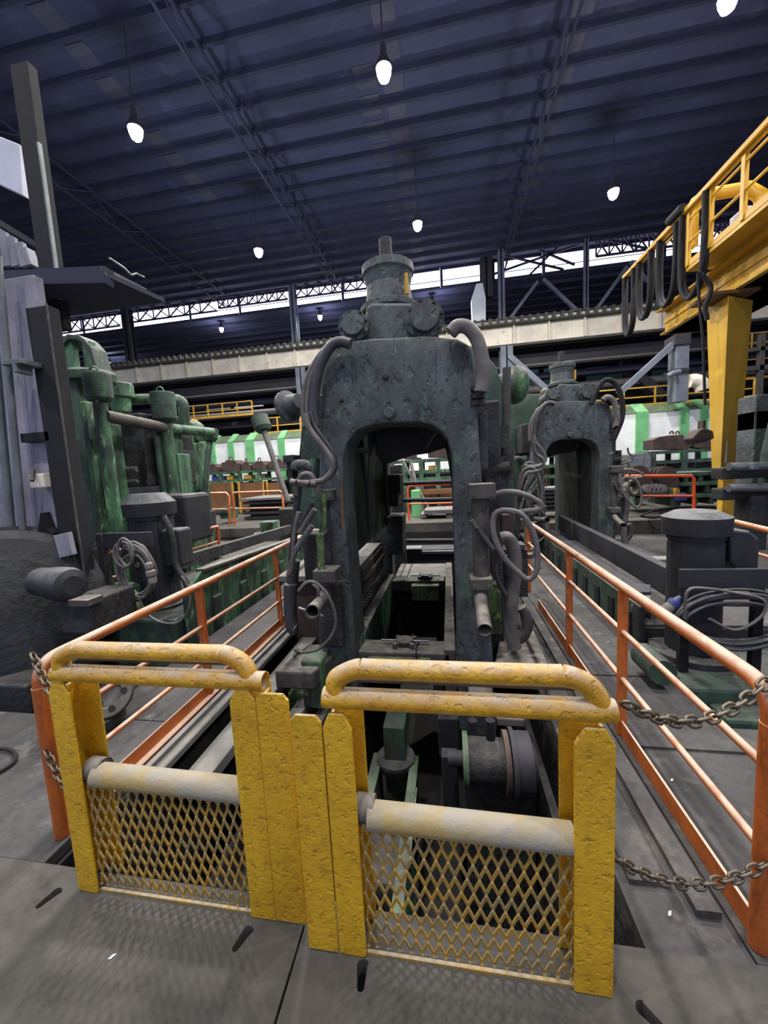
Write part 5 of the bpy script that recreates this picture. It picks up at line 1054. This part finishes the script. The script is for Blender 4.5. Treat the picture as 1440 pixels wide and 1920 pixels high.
m = MB(); m.cyl((pa.x + .05, 5.0, za - .22), (pb.x, 6.2, zb2 - .12), .09, n=20); m.build('tie_pipe', 'dust_metal', g)
m = MB(); m.cyl((pb.x, 6.2, zb2 - .12), (pb.x + .1, 7.4, zb2 - .1), .09, n=20); m.build('tie_pipe', 'green', g)
p = W(225, 742, Y=6.6); m = MB(); m.lathe((p.x, 6.6, p.z - .3), (0, 0, 1), [(0, .16), (.25, .18), (.27, .24), (.5, .24), (.52, .22)], 28); m.build('cylinder_head', 'green', g)
m = MB(); m.tube([W(205, 760, Y=6.9), W(212, 755, Y=6.9), W(240, 750, Y=6.9), W(290, 748, Y=6.9), W(325, 748, Y=6.9), W(342, 755, Y=6.9), W(345, 775, Y=6.9), W(345, 800, Y=6.9)], .1, 12, 3); m.build('header_pipe', 'green', g)
for (a, b, c, d, Y, mt) in ((168, 750, 178, 1010, 5.15, 'green'), (193, 790, 206, 1010, 5.3, 'green'), (317, 800, 326, 1010, 6.3, 'green'), (329, 850, 338, 1020, 6.4, 'green'), (296, 790, 303, 1000, 6.0, 'green_dark'), (120, 700, 170, 1100, 5.4, 'green_dark')):
    m = MB(); x = W(a, 900, Y=Y).x; x2 = W(c, 900, Y=Y).x; m.box(x, x2, Y, Y + .35, -.4, W((a + c) / 2, b, Y=Y).z); m.build('side_plate', mt, g, .02)
# arch frame and cap disc
m = MB(); Ya = 5.6
pts = [W(x, y, Y=Ya) for x, y in ((100, 700), (104, 650), (124, 626), (150, 628), (170, 650), (184, 700))]; inn = [W(x, y, Y=Ya) for x, y in ((176, 697), (164, 655), (148, 637), (126, 636), (112, 655), (108, 698))]
ringplate(m, pts, inn, .3, 16); m.build('arch', 'green_dark', g, .01)
m = MB(); m.pbox(122, 634, 137, 690, Ya + .05, .1); m.pbox(156, 640, 172, 692, Ya + .05, .1); m.build('arch_web', 'green_bright' if False else 'green', g)
p = W(168, 703, Y=5.6); m = MB(); m.lathe((p.x, 5.6, p.z - .12), (0, 0, 1), [(0, .35), (.1, .37), (.12, .37), (.16, .33)], 32); m.build('cap_disc', 'green_dark', g)
m = MB(); m.box(XA - 2.0, XA - .1, 5.9, 7.2, 1.75, 3.0); m.box(XA - 2.0, XA + .1, 5.7, 7.2, -.5, 1.5); m.build('mill_body', 'mill_dark', g, .03)
m = MB(); m.cyl(W(200, 882, Y=5.6), W(256, 880, Y=5.7), .05, n=12); m.cyl(W(200, 905, Y=5.6), W(258, 902, Y=5.7), .03, n=12); m.build('cross_bar', 'hose', g)
m = MB(); m.box(XA + .1, XA + .9, 5.4, 6.1, .8, 1.6); m.build('chock', 'motor', g, .06)
# second green mill further back
g = thing('green_mill', 'smaller green mill behind the first, with bent pipe, left', 'machine', W(365, 960, Y=9))
for (a, b, c, d, Y, mt) in ((350, 800, 362, 990, 8.6, 'green'), (366, 830, 374, 985, 8.7, 'green'), (340, 780, 352, 990, 8.9, 'green_dark')):
    m = MB(); x = W(a, 900, Y=Y).x; x2 = W(c, 900, Y=Y).x; m.box(x, x2, Y, Y + .4, -.4, W((a + c) / 2, b, Y=Y).z); m.build('side_plate', mt, g, .02)
m = MB(); m.ptube([(345, 808), (352, 802), (366, 801), (374, 808), (376, 826)], .16, 12, Y=9.0); m.build('bent_pipe', 'green', g)
m = MB(); m.cyl(W(335, 830, Y=8.6), W(352, 833, Y=8.6), .14, n=16); m.build('tie_pipe', 'dust_metal', g)
m = MB(); p = W(358, 905, Y=8.8); m.box(p.x - 2.0, p.x - .25, 8.9, 9.8, -.4, 2.4); m.build('mill_body', 'mill_dark', g, .03)
m = MB(); m.ptube([(338, 930), (345, 922), (355, 925), (360, 940)], .09, 10, Y=8.3); m.build('green_valve', 'green', g)
for (a, b, c, d, Y, mt) in ((336, 965, 350, 985, 7.6, 'dust_metal'), (352, 965, 366, 982, 7.7, 'dust_metal'), (366, 960, 382, 990, 8.0, 'steel_dark'), (330, 1015, 358, 1045, 5.9, 'mill_green'), (345, 1000, 365, 1010, 7.2, 'dust_metal')):
    m = MB(); m.pbox(a, b, c, d, Y, .5); m.build('gear_housing', mt, g, .04)
m = MB(); m.box(-7.5, -4.6, 7.6, 9.5, -.5, .1); m.build('machine_base', 'mill_dark', g, .02)
g = thing('yellow_hoist_post', 'yellow lifting post head above bent green pipe, left', 'post', W(352, 960, Y=11))
m = MB(); m.pbox(345, 785, 358, 815, 11, .4); m.build('head_box', 'ochre', g, .02)
m = MB(); p = W(351, 810, Y=11.2); m.cyl((p.x, 11.2, -.4), (p.x, 11.2, p.z), .1); m.build('stem', 'ochre', g)
# leaning posts with cylinder heads
def leaner(lb, hx, hy, hw, hh, bx, by, Y, w):
    q = thing('leaning_cylinder', lb, 'cylinder', W(bx, by, Y=Y - .3))
    a = W(hx, hy + hh / 2, Y=Y); b = W(bx, by, Y=Y - .3); d = (a - b).normalized(); r = hw / 720 * Y / 2; h = hh / 720 * Y
    m = MB(); m.lathe(a, d, [(0, r * .75), (.05, r * .9), (.08, r), (h * .5, r), (h, r), (h + .01, r * .9)], 28); hd = m.build('cylinder_head', 'green_dark', q)
    m = MB(); m.cyl(b, a, w / 720 * Y / 2, n=18); m.build('rod', 'hose' if bx > 450 else 'green_dark', q)
leaner('leaning post with round cylinder head, next to mill stand left side', 495, 793, 34, 30, 540, 940, 8.2, 11)
leaner('leaning green post with round cylinder head, beside the green mill', 393, 815, 30, 24, 380, 960, 8.8, 12)
m = MB(); m.box(-3.62, -3.3, 7.7, 8.1, -.5, 1.1); item('post_base', 'dark stand at foot of the leaning post beside mill stand', 'stand', m, 'mill_dark')
